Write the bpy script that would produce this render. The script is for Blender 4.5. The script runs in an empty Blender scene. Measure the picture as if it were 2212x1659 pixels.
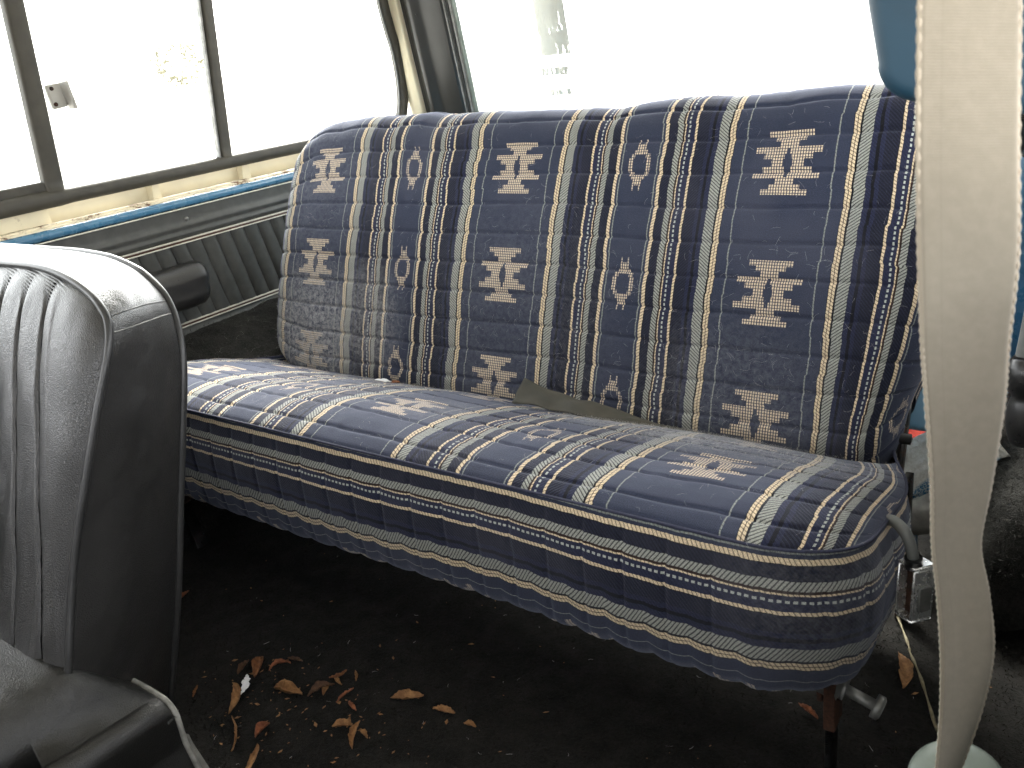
import bpy, bmesh, math, random
import numpy as np
from mathutils import Vector, Matrix

random.seed(7)
RNG = np.random.default_rng(11)
S = bpy.context.scene
C = bpy.context.collection

# ------------------------------------------------------------------ camera
cam_d = bpy.data.cameras.new('camera')
cam = bpy.data.objects.new('camera', cam_d)
C.objects.link(cam)
S.camera = cam
YAW, PITCH, ROLL = math.radians(36.809), math.radians(21.667), math.radians(-6.579)
fw = Vector((-math.sin(YAW) * math.cos(PITCH), math.cos(YAW) * math.cos(PITCH), -math.sin(PITCH)))
rt = Vector((math.cos(YAW), math.sin(YAW), 0))
up = rt.cross(fw)
r2 = rt * math.cos(ROLL) + up * math.sin(ROLL)
u2 = -rt * math.sin(ROLL) + up * math.cos(ROLL)
CAM = Vector((1.1993, -1.1230, 0.1846))
cam.matrix_world = Matrix(((r2.x, u2.x, -fw.x, CAM.x), (r2.y, u2.y, -fw.y, CAM.y),
                           (r2.z, u2.z, -fw.z, CAM.z), (0, 0, 0, 1)))
cam_d.sensor_width = 36.0
cam_d.lens = 1856.08 / 2212 * 36.0
cam_d.clip_start = 0.01
cam_d.clip_end = 600
cam_d.dof.use_dof = True
cam_d.dof.focus_distance = 1.25
cam_d.dof.aperture_fstop = 15.0

# ------------------------------------------------------------------ light: bright overcast daylight
SUN_EL, SUN_AZ = math.radians(38), math.radians(-42)      # azimuth from +Y towards +X
w = bpy.data.worlds.new('World')
S.world = w
w.use_nodes = True
wt = w.node_tree
wt.nodes.clear()
sky = wt.nodes.new('ShaderNodeTexSky')
sky.sky_type = 'NISHITA'
sky.sun_disc = False
sky.sun_elevation = SUN_EL
sky.sun_rotation = SUN_AZ
sky.air_density = 1.0
sky.dust_density = 2.0
sky.ozone_density = 1.0
hs = wt.nodes.new('ShaderNodeHueSaturation')
hs.inputs['Saturation'].default_value = 0.10
bg = wt.nodes.new('ShaderNodeBackground')
bg.inputs['Strength'].default_value = 0.15
wo = wt.nodes.new('ShaderNodeOutputWorld')
wt.links.new(sky.outputs[0], hs.inputs['Color'])
wt.links.new(hs.outputs[0], bg.inputs['Color'])
wt.links.new(bg.outputs[0], wo.inputs['Surface'])
sun_d = bpy.data.lights.new('sun', 'SUN')
sun_d.energy = 1.5
sun_d.angle = math.radians(28)
sun_d.color = (1.0, 0.96, 0.9)
sun = bpy.data.objects.new('sun', sun_d)
C.objects.link(sun)
sdir = Vector((math.sin(SUN_AZ) * math.cos(SUN_EL), math.cos(SUN_AZ) * math.cos(SUN_EL), math.sin(SUN_EL)))
sun.rotation_euler = sdir.to_track_quat('Z', 'Y').to_euler()
S.view_settings.view_transform = 'Standard'
S.view_settings.look = 'None'
S.view_settings.gamma = 1.0
S.view_settings.use_curve_mapping = False
S.view_settings.exposure = 3.5
S.cycles.max_bounces = 10
S.cycles.diffuse_bounces = 5
S.cycles.transparent_max_bounces = 12
S.cycles.use_denoising = True
S.cycles.sample_clamp_indirect = 8.0

# ------------------------------------------------------------------ helpers
def hash2(ix, iy, seed):
    h = (ix.astype(np.int64) * 374761393 + iy.astype(np.int64) * 668265263 + seed * 1442695041) & 0x7fffffff
    h = ((h ^ (h >> 13)) * 1274126177) & 0x7fffffff
    h = h ^ (h >> 16)
    return (h & 0xffff) / 65535.0

def vnoise(x, y, seed=0):
    x = np.asarray(x, float); y = np.asarray(y, float)
    x, y = np.broadcast_arrays(x, y)
    ix = np.floor(x); iy = np.floor(y)
    fx = x - ix; fy = y - iy
    fx = fx * fx * (3 - 2 * fx); fy = fy * fy * (3 - 2 * fy)
    a = hash2(ix, iy, seed); b = hash2(ix + 1, iy, seed)
    c = hash2(ix, iy + 1, seed); d = hash2(ix + 1, iy + 1, seed)
    return (a + (b - a) * fx) * (1 - fy) + (c + (d - c) * fx) * fy - 0.5

def sstep(a, b, x):
    t = np.clip((np.asarray(x, float) - a) / (b - a), 0, 1)
    return t * t * (3 - 2 * t)

def spline(pts, n):
    """Catmull-Rom through pts, n samples."""
    p = np.array(pts, float)
    p = np.vstack([2 * p[0] - p[1], p, 2 * p[-1] - p[-2]])
    m = len(p) - 3
    t = np.linspace(0, m - 1e-9, n)
    i = t.astype(int); f = (t - i)[:, None]
    a, b, c, d = p[i], p[i + 1], p[i + 2], p[i + 3]
    return .5 * (2 * b + (c - a) * f + (2 * a - 5 * b + 4 * c - d) * f ** 2 + (3 * b - a - 3 * c + d) * f ** 3)

def mesh(name, V, F, mat, parent=None, uv=None, smooth=True):
    me = bpy.data.meshes.new(name)
    V = np.asarray(V, float)
    me.from_pydata(V.tolist(), [], F if isinstance(F, list) else F.tolist())
    if uv is not None:
        uv = np.asarray(uv, float)
        l = me.uv_layers.new(name='UVMap')
        idx = np.empty(len(me.loops), int); me.loops.foreach_get('vertex_index', idx)
        l.data.foreach_set('uv', uv[idx].ravel())
    if smooth:
        me.polygons.foreach_set('use_smooth', [True] * len(me.polygons))
    if mat is not None:
        me.materials.append(mat)
    me.update()
    o = bpy.data.objects.new(name, me)
    C.objects.link(o)
    if parent is not None:
        o.parent = parent
    return o

def gridf(n, m, cu=False, cv=False, off=0, flip=False):
    I = np.arange(n if cu else n - 1); J = np.arange(m if cv else m - 1)
    i, j = np.meshgrid(I, J, indexing='ij')
    i = i.ravel(); j = j.ravel(); i2 = (i + 1) % n; j2 = (j + 1) % m
    f = np.stack([i * m + j, i2 * m + j, i2 * m + j2, i * m + j2], 1) + off
    return f[:, ::-1] if flip else f

def grid(name, P, mat, parent=None, uv=None, cu=False, cv=False, flip=False):
    n, m = P.shape[:2]
    return mesh(name, P.reshape(-1, 3), gridf(n, m, cu, cv, 0, flip), mat, parent,
                None if uv is None else uv.reshape(-1, 2))

def normals(P):
    a = np.gradient(P, axis=0); b = np.gradient(P, axis=1)
    n = np.cross(a, b)
    return n / (np.linalg.norm(n, axis=2, keepdims=True) + 1e-12)

def frames(path):
    p = np.array(path, float)
    t = np.gradient(p, axis=0); t /= np.linalg.norm(t, axis=1, keepdims=True) + 1e-12
    ref = np.array([0, 0, 1.]) if abs(t[0][2]) < .9 else np.array([0, 1., 0])
    n = np.cross(t[0], ref); n /= np.linalg.norm(n)
    N = []
    for k in range(len(p)):
        n = n - t[k] * (n @ t[k]); n /= np.linalg.norm(n) + 1e-12
        N.append(n)
    N = np.array(N); B = np.cross(t, N)
    return p, t, N, B

def tubem(path, r, k=8, caps=True):
    p, t, N, B = frames(path)
    r = np.broadcast_to(np.asarray(r, float), (len(p),))
    a = np.linspace(0, 2 * np.pi, k, endpoint=False)
    P = p[:, None, :] + r[:, None, None] * (np.cos(a)[None, :, None] * N[:, None, :] + np.sin(a)[None, :, None] * B[:, None, :])
    V = P.reshape(-1, 3); F = gridf(len(p), k, False, True).tolist()
    if caps:
        F.append(list(range(k))[::-1]); F.append([(len(p) - 1) * k + i for i in range(k)])
    return V, F

def tube(name, path, r, mat, parent=None, k=8):
    V, F = tubem(path, r, k)
    return mesh(name, V, F, mat, parent)

def sweep(name, path, prof, mat, parent=None, axes=None, smooth=True, closed=True):
    """sweep a closed 2-D profile along a straight or bent path; axes = two fixed vectors."""
    p = np.array(path, float); prof = np.array(prof, float)
    a, b = np.array(axes[0], float), np.array(axes[1], float)
    P = p[:, None, :] + prof[None, :, 0:1] * a + prof[None, :, 1:2] * b
    k = len(prof)
    F = gridf(len(p), k, False, closed).tolist()
    if closed:
        F.append(list(range(k))[::-1]); F.append([(len(p) - 1) * k + i for i in range(k)])
    return mesh(name, P.reshape(-1, 3), F, mat, parent, smooth=smooth)

def rrect(wd, ht, r, k=4):
    pts = []
    for cx, cy, a0 in ((wd / 2 - r, ht / 2 - r, 0), (-wd / 2 + r, ht / 2 - r, 90), (-wd / 2 + r, -ht / 2 + r, 180), (wd / 2 - r, -ht / 2 + r, 270)):
        for i in range(k + 1):
            a = math.radians(a0 + 90 * i / k)
            pts.append((cx + r * math.cos(a), cy + r * math.sin(a)))
    return pts

def box(name, lo, hi, mat, parent=None, bev=0.002, seg=2, rot=None, smooth=True):
    bm = bmesh.new()
    bmesh.ops.create_cube(bm, size=1)
    lo = Vector(lo); hi = Vector(hi); s = hi - lo; c = (lo + hi) / 2
    for v in bm.verts:
        v.co = Vector((v.co.x * s.x, v.co.y * s.y, v.co.z * s.z))
    if bev:
        bmesh.ops.bevel(bm, geom=bm.edges[:], offset=min(bev, min(s) * .45), segments=seg, affect='EDGES', profile=.5)
    M = Matrix.Translation(c) @ (rot.to_4x4() if rot is not None else Matrix())
    bm.transform(M)
    me = bpy.data.meshes.new(name); bm.to_mesh(me); bm.free()
    for p in me.polygons:
        p.use_smooth = smooth
    me.materials.append(mat)
    o = bpy.data.objects.new(name, me); C.objects.link(o)
    if parent is not None:
        o.parent = parent
    if smooth:
        try:
            me.set_sharp_from_angle(angle=math.radians(50))
        except Exception:
            pass
    return o

def thing(name, label, cat, group=None, loc=(0, 0, 0)):
    o = bpy.data.objects.new(name, None); C.objects.link(o)
    o.location = loc
    o.empty_display_size = .05
    return tag(o, label, cat, group)

def tag(o, label, cat, group=None, kind=None):
    o['label'] = label
    if cat: o['category'] = cat
    if group: o['group'] = group
    if kind: o['kind'] = kind
    return o

# ------------------------------------------------------------------ materials
class Ex:
    """tiny expression layer over math nodes"""
    def __init__(s, nt, sock): s.nt = nt; s.s = sock
    def _m(s, op, *a):
        n = s.nt.nodes.new('ShaderNodeMath'); n.operation = op
        for i, v in enumerate((s,) + a):
            if isinstance(v, Ex): s.nt.links.new(v.s, n.inputs[i])
            else: n.inputs[i].default_value = float(v)
        return Ex(s.nt, n.outputs[0])
    def __add__(s, o): return s._m('ADD', o)
    __radd__ = __add__
    def __mul__(s, o): return s._m('MULTIPLY', o)
    __rmul__ = __mul__
    def __sub__(s, o): return s._m('SUBTRACT', o)
    def __rsub__(s, o): return (s * -1) + o
    def __lt__(s, o): return s._m('LESS_THAN', o)
    def __gt__(s, o): return s._m('GREATER_THAN', o)
    def abs(s): return s._m('ABSOLUTE')
    def sin(s): return s._m('SINE')
    def max(s, o): return s._m('MAXIMUM', o)
    def min(s, o): return s._m('MINIMUM', o)
    def clamp(s):
        e = s._m('ADD', 0); e.s.node.use_clamp = True; return e
    def ss(s, a, b):
        n = s.nt.nodes.new('ShaderNodeMapRange'); n.interpolation_type = 'SMOOTHSTEP'
        s.nt.links.new(s.s, n.inputs[0]); n.inputs[1].default_value = a; n.inputs[2].default_value = b
        return Ex(s.nt, n.outputs[0])

def ramp(nt, fac, stops, const=False):
    n = nt.nodes.new('ShaderNodeValToRGB')
    cr = n.color_ramp; cr.interpolation = 'CONSTANT' if const else 'LINEAR'
    while len(cr.elements) < len(stops): cr.elements.new(.5)
    for e, (p, c) in zip(cr.elements, stops): e.position = p
    for e, (p, c) in zip(cr.elements, stops):
        e.position = p
        e.color = (c, c, c, 1) if isinstance(c, (int, float)) else (c[0], c[1], c[2], 1)
    nt.links.new(fac.s if isinstance(fac, Ex) else fac, n.inputs[0])
    return n.outputs[0]

def mix(nt, f, a, b, mode='MIX'):
    n = nt.nodes.new('ShaderNodeMix'); n.data_type = 'RGBA'; n.blend_type = mode
    for sock, v in ((n.inputs[0], f), (n.inputs[6], a), (n.inputs[7], b)):
        if isinstance(v, Ex): nt.links.new(v.s, sock)
        elif isinstance(v, bpy.types.NodeSocket): nt.links.new(v, sock)
        elif isinstance(v, (int, float)): sock.default_value = v
        else: sock.default_value = (v[0], v[1], v[2], 1)
    return n.outputs[2]

def noise(nt, co, scale, detail=3, rough=.55, dist=0., stretch=None):
    n = nt.nodes.new('ShaderNodeTexNoise')
    n.inputs['Scale'].default_value = scale; n.inputs['Detail'].default_value = detail
    n.inputs['Roughness'].default_value = rough; n.inputs['Distortion'].default_value = dist
    if stretch:
        m = nt.nodes.new('ShaderNodeMapping'); m.inputs['Scale'].default_value = stretch
        nt.links.new(co, m.inputs[0]); co = m.outputs[0]
    nt.links.new(co, n.inputs['Vector'])
    return Ex(nt, n.outputs[0])

def newmat(name):
    m = bpy.data.materials.new(name); m.use_nodes = True
    nt = m.node_tree; b = nt.nodes['Principled BSDF']
    return m, nt, b

def objco(nt):
    return nt.nodes.new('ShaderNodeNewGeometry').outputs['Position']

def bump(nt, b, h, strength=.3, dist=.001):
    n = nt.nodes.new('ShaderNodeBump'); n.inputs['Strength'].default_value = strength
    n.inputs['Distance'].default_value = dist
    nt.links.new(h.s if isinstance(h, Ex) else h, n.inputs['Height'])
    nt.links.new(n.outputs[0], b.inputs['Normal'])

def surf(name, col, rough=.5, var=.25, vscale=30, bscale=400, bstr=.2, bdist=.0005, metallic=0, sheen=0, spec=.5, col2=None, rvar=.15, coat=0):
    m, nt, b = newmat(name)
    co = objco(nt)
    n = noise(nt, co, vscale, 4)
    c2 = col2 if col2 else tuple(c * (1 - var) for c in col)
    c1 = col if col2 else tuple(min(1, c * (1 + var)) for c in col)
    f = ((n - .5) * 2.2 + .5).clamp()
    nt.links.new(mix(nt, f, c2, c1), b.inputs['Base Color'])
    r = noise(nt, co, vscale * 2.3, 3)
    nt.links.new(((r - .5) * (rvar * 2) + rough).clamp().s, b.inputs['Roughness'])
    b.inputs['Metallic'].default_value = metallic
    b.inputs['Specular IOR Level'].default_value = spec
    if sheen:
        b.inputs['Sheen Weight'].default_value = sheen
        b.inputs['Sheen Roughness'].default_value = .5
    if coat:
        b.inputs['Coat Weight'].default_value = coat
    if bstr:
        bump(nt, b, noise(nt, co, bscale, 3), bstr, bdist)
    return m

D = 0.21                      # width of half a pattern repeat of the blanket cloth (m)
def fabric_mat(name, lint):
    """woven saddle-blanket cloth; UV is in units of D: x across the stripes, y along them.
    lint = list of (x,y,z,radius,strength): where pet hair and felted lint have gathered"""
    m, nt, b = newmat(name)
    uvn = nt.nodes.new('ShaderNodeUVMap'); uvn.uv_map = 'UVMap'
    sp = nt.nodes.new('ShaderNodeSeparateXYZ'); nt.links.new(uvn.outputs[0], sp.inputs[0])
    co = objco(nt)
    u0 = Ex(nt, sp.outputs[0]); v = Ex(nt, sp.outputs[1])
    u = u0 + (noise(nt, uvn.outputs[0], 9, 2) - .5) * .012
    u = u + (noise(nt, uvn.outputs[0], 70, 2) - .5) * .004
    t = u._m('PINGPONG', 1.0)
    NAVY = (.0255, .0310, .0535); DK = (.005, .005, .007); CR = (.60, .485, .325)
    GR = (.275, .282, .252); LG = (.36, .38, .345); BR = (.022, .011, .008); CH = (.017, .020, .046); HB = (.0135, .015, .029); LN = (.21, .225, .205)
    st = [(0, NAVY), (.274, LN), (.2825, NAVY), (.352, DK), (.357, CR), (.3725, BR), (.3755, CR), (.391, DK), (.404, GR), (.468, CH), (.498, DK), (.516, CH),
          (.540, HB), (.616, DK), (.620, CR), (.634, CH), (.702, CR), (.7105, BR), (.719, GR), (.758, HB), (.819, DK), (.824, CR), (.845, NAVY),
          (.862, LN), (.8705, NAVY)]
    base = ramp(nt, t, st, True)
    # R: herringbone, G: twill slits in grey, B: braid in cream
    K = {NAVY: (0, 0, 0), LN: (0, 0, .6), CR: (0, 0, 1), DK: (0, 0, 0), GR: (0, 1, 0), CH: (.5, 0, 0), HB: (1, 0, 0), BR: (0, 0, 0)}
    code = ramp(nt, t, [(p, K[c]) for p, c in st], True)
    cs = nt.nodes.new('ShaderNodeSeparateColor'); nt.links.new(code, cs.inputs[0])
    kr, kg, kb = (Ex(nt, cs.outputs[i]) for i in range(3))
    W = 2 * math.pi
    hb = ((t * (W / .021) + v * (W / .021)).sin() + .15).ss(-.25, .35)
    tw = ((t * (W / .026) - v * (W / .021)).sin() - .45).ss(-.25, .3)
    bd = ((t * (W / .036) + v * (W / .021)).sin()).ss(.35, .95)
    col = mix(nt, kr * hb * .72, base, (.006, .007, .012))
    col = mix(nt, kg * tw * .9, col, (.02, .022, .022))
    col = mix(nt, kb * bd * .75, col, (.05, .033, .02))
    # dashed line
    dash = ((t - .678).abs() < .0058) * ((v * (W / .030)).sin() > -.25)
    col = mix(nt, dash, col, LG)
    # woven motifs, one row every PR along the cloth
    PR = .8054
    vv = v._m('WRAP', PR / 2, -PR / 2)
    y = vv.abs()
    cell = ((u0 * (W / .0165)).sin() + .80).ss(0, .7) * ((v * (W / .0185)).sin() + 1.0).ss(0, .6)
    big_o = Ex(nt, ramp(nt, y * 4.0, [(0, .098), (.024 * 4, .148), (.060 * 4, .205), (.097 * 4, .057), (.135 * 4, .095), (.166 * 4, .137), (.200 * 4, 0)], True))
    big_i = Ex(nt, ramp(nt, y * 4.0, [(0, .030), (.024 * 4, .020), (.055 * 4, .011), (.090 * 4, 0)], True))
    mb = (t < big_o) * (t > (big_i - .0005))
    x2 = 1 - t
    sm_o = Ex(nt, ramp(nt, y * 4.0, [(0, .082), (.045 * 4, .070), (.075 * 4, .050), (.100 * 4, .030), (.140 * 4, .028), (.176 * 4, 0)], True))
    sm_i = Ex(nt, ramp(nt, y * 4.0, [(0, .052), (.045 * 4, .040), (.068 * 4, .0), (.140 * 4, .016), (.176 * 4, .0)], True))
    ms = (x2 < sm_o) * (x2 > (sm_i - .0005))
    gap = ((x2 * (W / .026)).sin() + .9).ss(0, .5)
    mot = ((mb * cell) + (ms * cell * (gap * .5 + .5))).min(1)
    col = mix(nt, mot * .95, col, (.62, .505, .365))
    # fine weave speckle and gentle fading
    wv = (u0 * (W / .0095)).sin() * (v * (W / .0095)).sin()
    sp2 = noise(nt, uvn.outputs[0], 160, 2)
    val = ((sp2 - .5) * 1.7 + wv * .22 + 1.0).max(.2)
    hv = nt.nodes.new('ShaderNodeHueSaturation'); nt.links.new(col, hv.inputs['Color']); nt.links.new(val.s, hv.inputs['Value'])
    col = hv.outputs[0]
    fade = noise(nt, co, 7, 4).ss(.45, .75)
    col = mix(nt, fade * .10, col, (.16, .16, .19))
    # lint patches
    lm = None
    for (lx, ly, lz, rad, stg) in lint:
        d = nt.nodes.new('ShaderNodeVectorMath'); d.operation = 'DISTANCE'
        nt.links.new(co, d.inputs[0]); d.inputs[1].default_value = (lx, ly, lz)
        k = (1 - (Ex(nt, d.outputs['Value']) * (1 / rad))).clamp().ss(0, .7) * stg
        lm = k if lm is None else lm.max(k)
    if lm is not None:
        ln = noise(nt, co, 130, 6, .8, .5).ss(.34, .68)
        col = mix(nt, (lm * ln).clamp(), col, (.33, .33, .335))
    nt.links.new(col, b.inputs['Base Color'])
    b.inputs['Roughness'].default_value = .93
    b.inputs['Specular IOR Level'].default_value = .18
    b.inputs['Sheen Weight'].default_value = .22
    b.inputs['Sheen Roughness'].default_value = .45
    b.inputs['Sheen Tint'].default_value = (.75, .8, 1, 1)
    h = kb * (1 - bd) * .8 + kr * (1 - hb) * .4 + kg * (1 - tw) * .6 + mot * .7 + wv * .15 + sp2 * .6
    bump(nt, b, h, .55, .0009)
    return m

def vinyl(name, col=(.017, .0165, .016), rough=.30, wr=.35, scale=1.0):
    m, nt, b = newmat(name)
    co = objco(nt)
    n1 = noise(nt, co, 18 * scale, 5, .6)
    nt.links.new(mix(nt, n1.ss(.35, .7), tuple(c * .95 for c in col), tuple(c * 1.15 for c in col)), b.inputs['Base Color'])
    # crease wrinkles + grain
    v = nt.nodes.new('ShaderNodeTexVoronoi'); v.feature = 'DISTANCE_TO_EDGE'; v.inputs['Scale'].default_value = 420
    nt.links.new(co, v.inputs['Vector'])
    g = Ex(nt, v.outputs['Distance']).ss(0, .25)
    cr = noise(nt, co, 55 * scale, 6, .62, 1.6, (1, 1, 1.7))
    cr2 = (cr - .5).abs().ss(0, .05)
    fine = noise(nt, co, 1500, 2)
    patch = noise(nt, co, 7, 2).ss(.4, .65)
    h = g * .38 + cr2 * patch * wr * .5 + cr * .04 + fine * .12
    bump(nt, b, h, .42, .0010)
    sc = noise(nt, co, 90, 4, .7)
    nt.links.new(((sc - .5) * .12 + rough).clamp().s, b.inputs['Roughness'])
    b.inputs['Specular IOR Level'].default_value = .55
    return m

def carpet(name, col, col2, scale=1):
    m, nt, b = newmat(name)
    co = objco(nt)
    a = noise(nt, co, 900 * scale, 4, .7); c = noise(nt, co, 26, 5, .65); e = noise(nt, co, 200, 3, .7)
    f = (a * .55 + c * .5 + e * .3 - .42).clamp().ss(.05, .5)
    nt.links.new(mix(nt, f, col, col2), b.inputs['Base Color'])
    b.inputs['Roughness'].default_value = 1
    b.inputs['Specular IOR Level'].default_value = .05
    b.inputs['Sheen Weight'].default_value = .05
    bump(nt, b, a * .6 + e * .8, .9, .003)
    return m

def glass_mat(name, tint=(.97, .98, .97)):
    m = bpy.data.materials.new(name); m.use_nodes = True
    nt = m.node_tree; nt.nodes.clear()
    o = nt.nodes.new('ShaderNodeOutputMaterial'); mx = nt.nodes.new('ShaderNodeMixShader')
    tr = nt.nodes.new('ShaderNodeBsdfTransparent'); gl = nt.nodes.new('ShaderNodeBsdfGlossy')
    tr.inputs[0].default_value = (*tint, 1); gl.inputs['Roughness'].default_value = .02
    ge = nt.nodes.new('ShaderNodeNewGeometry'); dt = nt.nodes.new('ShaderNodeVectorMath'); dt.operation = 'DOT_PRODUCT'
    nt.links.new(ge.outputs['Incoming'], dt.inputs[0]); nt.links.new(ge.outputs['Normal'], dt.inputs[1])
    fr = (1 - Ex(nt, dt.outputs['Value']).abs())._m('POWER', 5.0) * .9 + .035      # Schlick, same from both sides
    nt.links.new(fr.s, mx.inputs[0]); nt.links.new(tr.outputs[0], mx.inputs[1]); nt.links.new(gl.outputs[0], mx.inputs[2])
    nt.links.new(mx.outputs[0], o.inputs[0])
    return m

def rusty(name, col, rust=(.12, .045, .018), amt=.5, rough=.5, metallic=0., scale=22):
    m, nt, b = newmat(name)
    co = objco(nt)
    n = noise(nt, co, scale, 7, .68, .6)
    n2 = noise(nt, co, 240, 3, .7)
    f = (n + (n2 - .5) * .25).ss(1 - amt - .09, 1 - amt + .06)
    v = noise(nt, co, 9, 4)
    c0 = mix(nt, v.ss(.3, .7), tuple(c * .84 for c in col), col)
    c1 = mix(nt, n2.ss(.3, .7), tuple(c * .45 for c in rust), rust)
    nt.links.new(mix(nt, f, c0, c1), b.inputs['Base Color'])
    nt.links.new((f * .4 + rough).clamp().s, b.inputs['Roughness'])
    if metallic:
        nt.links.new(((1 - f) * metallic).s, b.inputs['Metallic'])
    bump(nt, b, f * .6 + n2 * .2, .35, .0008)
    return m

LINT_BACK = [(0.0, -.10, -.28, .17, .85), (.12, -.10, -.24, .13, .55), (.80, -.12, -.30, .18, .18), (-.10, 0, -.05, .3, .12), (.45, -.09, -.22, .25, .12)]
LINT_SEAT = [(.82, -.20, -.30, .16, 1.0), (.68, -.19, -.30, .13, .85), (.50, -.35, -.25, .08, .25), (.93, -.25, -.27, .12, .45), (.3, -.3, -.27, .25, .12)]
M_BACK = fabric_mat('blanket_cloth_backrest', LINT_BACK)
M_SEAT = fabric_mat('blanket_cloth_seat', LINT_SEAT)
M_BORD = fabric_mat('blanket_cloth_border', [(1.02, -.45, -.30, .12, .15)])
M_VINYL = vinyl('black_vinyl')
M_VINYL2 = vinyl('black_vinyl_worn', (.010, .0098, .009), .36, .6)
M_TRIMV = surf('charcoal_trim_vinyl', (.058, .059, .054), .5, .2, 60, 900, .25, .0006)
M_PIPE = surf('dark_piping', (.02, .02, .02), .38, .2, 60, 700, .1)
M_PIPEW = surf('worn_pale_piping', (.36, .35, .32), .5, .35, 60, 700, .2, col2=(.12, .12, .11))
M_WELT = surf('navy_seam', (.022, .025, .05), .9, .3, 300, 900, .4)
M_RUB = surf('window_rubber', (.040, .036, .026), .58, .22, 40, 300, .25, .0006, rvar=.1)
M_SEAMSHADE = surf('seam_shade_black', (.003, .003, .003), 1, .2, 60, 500, 0, spec=.02)  # dead matte black, paints groove shade along the pleat seams
M_RUBD = surf('dark_seal', (.012, .012, .011), .55, .2, 60, 500, .2)
M_CREAM = rusty('cream_painted_steel', (.78, .70, .50), (.16, .06, .02), .25, .45)
M_CREAMR = rusty('cream_paint_rusting', (.76, .68, .50), (.15, .055, .02), .40, .5)
M_BLUE = surf('blue_body_paint', (.055, .165, .275), .28, .06, 20, 300, .05, coat=.4)
M_BLUED = surf('blue_paint_dull', (.010, .042, .072), .5, .15, 14, 300, .15)
M_BLUEL = surf('pale_blue_paint', (.16, .33, .47), .4, .1, 20, 300, .05)
M_CHROME = surf('polished_chrome', (.80, .80, .79), .26, .1, 60, 600, .05, metallic=.8, rvar=.08)
M_TRIMW = surf('white_trim_bead', (.62, .60, .52), .3, .1, 60, 600, .05)
M_TRIMB = surf('brown_trim_inlay', (.075, .034, .022), .35, .2, 60, 600, .05)
M_PLW = surf('white_plastic', (.40, .39, .36), .4, .06, 40, 400, .05)
M_STEEL = surf('dull_steel', (.22, .22, .21), .5, .35, 60, 300, .3, metallic=.7)
M_BLKP = surf('black_plastic', (.012, .012, .012), .32, .2, 60, 500, .1)
M_GREYP = surf('grey_plastic', (.12, .125, .12), .45, .12, 60, 500, .1)
M_RUSTS = rusty('rusted_bracket', (.035, .03, .026), (.055, .022, .011), .55, .75, .4, 40)
M_STRAP = rusty('dark_hinge_steel', (.03, .028, .026), (.10, .05, .03), .42, .45, .5, 45)
M_CARP = carpet('black_carpet', (.007, .0068, .0062), (.028, .026, .023))
M_CARPG = carpet('charcoal_carpet', (.007, .007, .0065), (.045, .044, .040))
M_FIB = surf('carpet_fibre', (.026, .024, .021), 1, .4, 90, 500, 0, spec=.05)
M_FIBG = surf('carpet_fibre_grey', (.06, .06, .055), 1, .5, 90, 500, 0, spec=.05)
M_HAIR = surf('pet_hair', (.40, .39, .38), .7, .25, 20, 300, 0)
M_WEB = surf('dark_webbing', (.042, .043, .037), .8, .3, 25, 500, .5, .0008, col2=(.065, .058, .042))
M_TAG = surf('white_cloth_tag', (.85, .85, .88), .8, .05, 40, 500, .2)
M_GLASS = glass_mat('window_glass')
M_PILLAR = surf('black_pillar_paint', (.012, .0125, .0115), .34, .3, 12, 200, .12, .0006, rvar=.1)
M_ROOF = surf('white_roof_lining', (.62, .60, .54), .6, .06, 12, 200, .1)
M_CONC = surf('pale_concrete', (.50, .48, .44), .9, .1, .6, 40, .2)
M_DISC = surf('pale_green_plastic', (.15, .18, .16), .45, .15, 40, 400, .1)
M_RED = surf('red_card', (.62, .055, .035), .5, .1, 40, 400, .05)
M_DKPR = surf('dark_print', (.03, .012, .012), .6, .1, 40, 400, .05)
M_GREYC = surf('grey_card', (.42, .38, .38), .8, .15, 300, 500, .2)
M_ROPEG = surf('grey_cloth', (.17, .165, .15), .9, .35, 60, 500, .5)

def leafmat(name, a, b2):
    m, nt, b = newmat(name)
    co = objco(nt)
    n = noise(nt, co, 120, 5, .65); n2 = noise(nt, co, 420, 3, .7)
    c = mix(nt, n.ss(.35, .68), b2, a)
    c = mix(nt, n2.ss(.60, .72) * .7, c, (.05, .022, .009))
    nt.links.new(c, b.inputs['Base Color'])
    b.inputs['Roughness'].default_value = .75
    bump(nt, b, n + n2 * .5, .6, .0012)
    return m
M_LEAF = [leafmat('dry_leaf_tan', (.38, .20, .078), (.21, .10, .038)),
          leafmat('dry_leaf_brown', (.28, .115, .04), (.14, .055, .022)),
          leafmat('dry_leaf_rust', (.36, .13, .055), (.19, .065, .03)),
          leafmat('dry_leaf_dark', (.14, .065, .03), (.06, .03, .016))]

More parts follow.
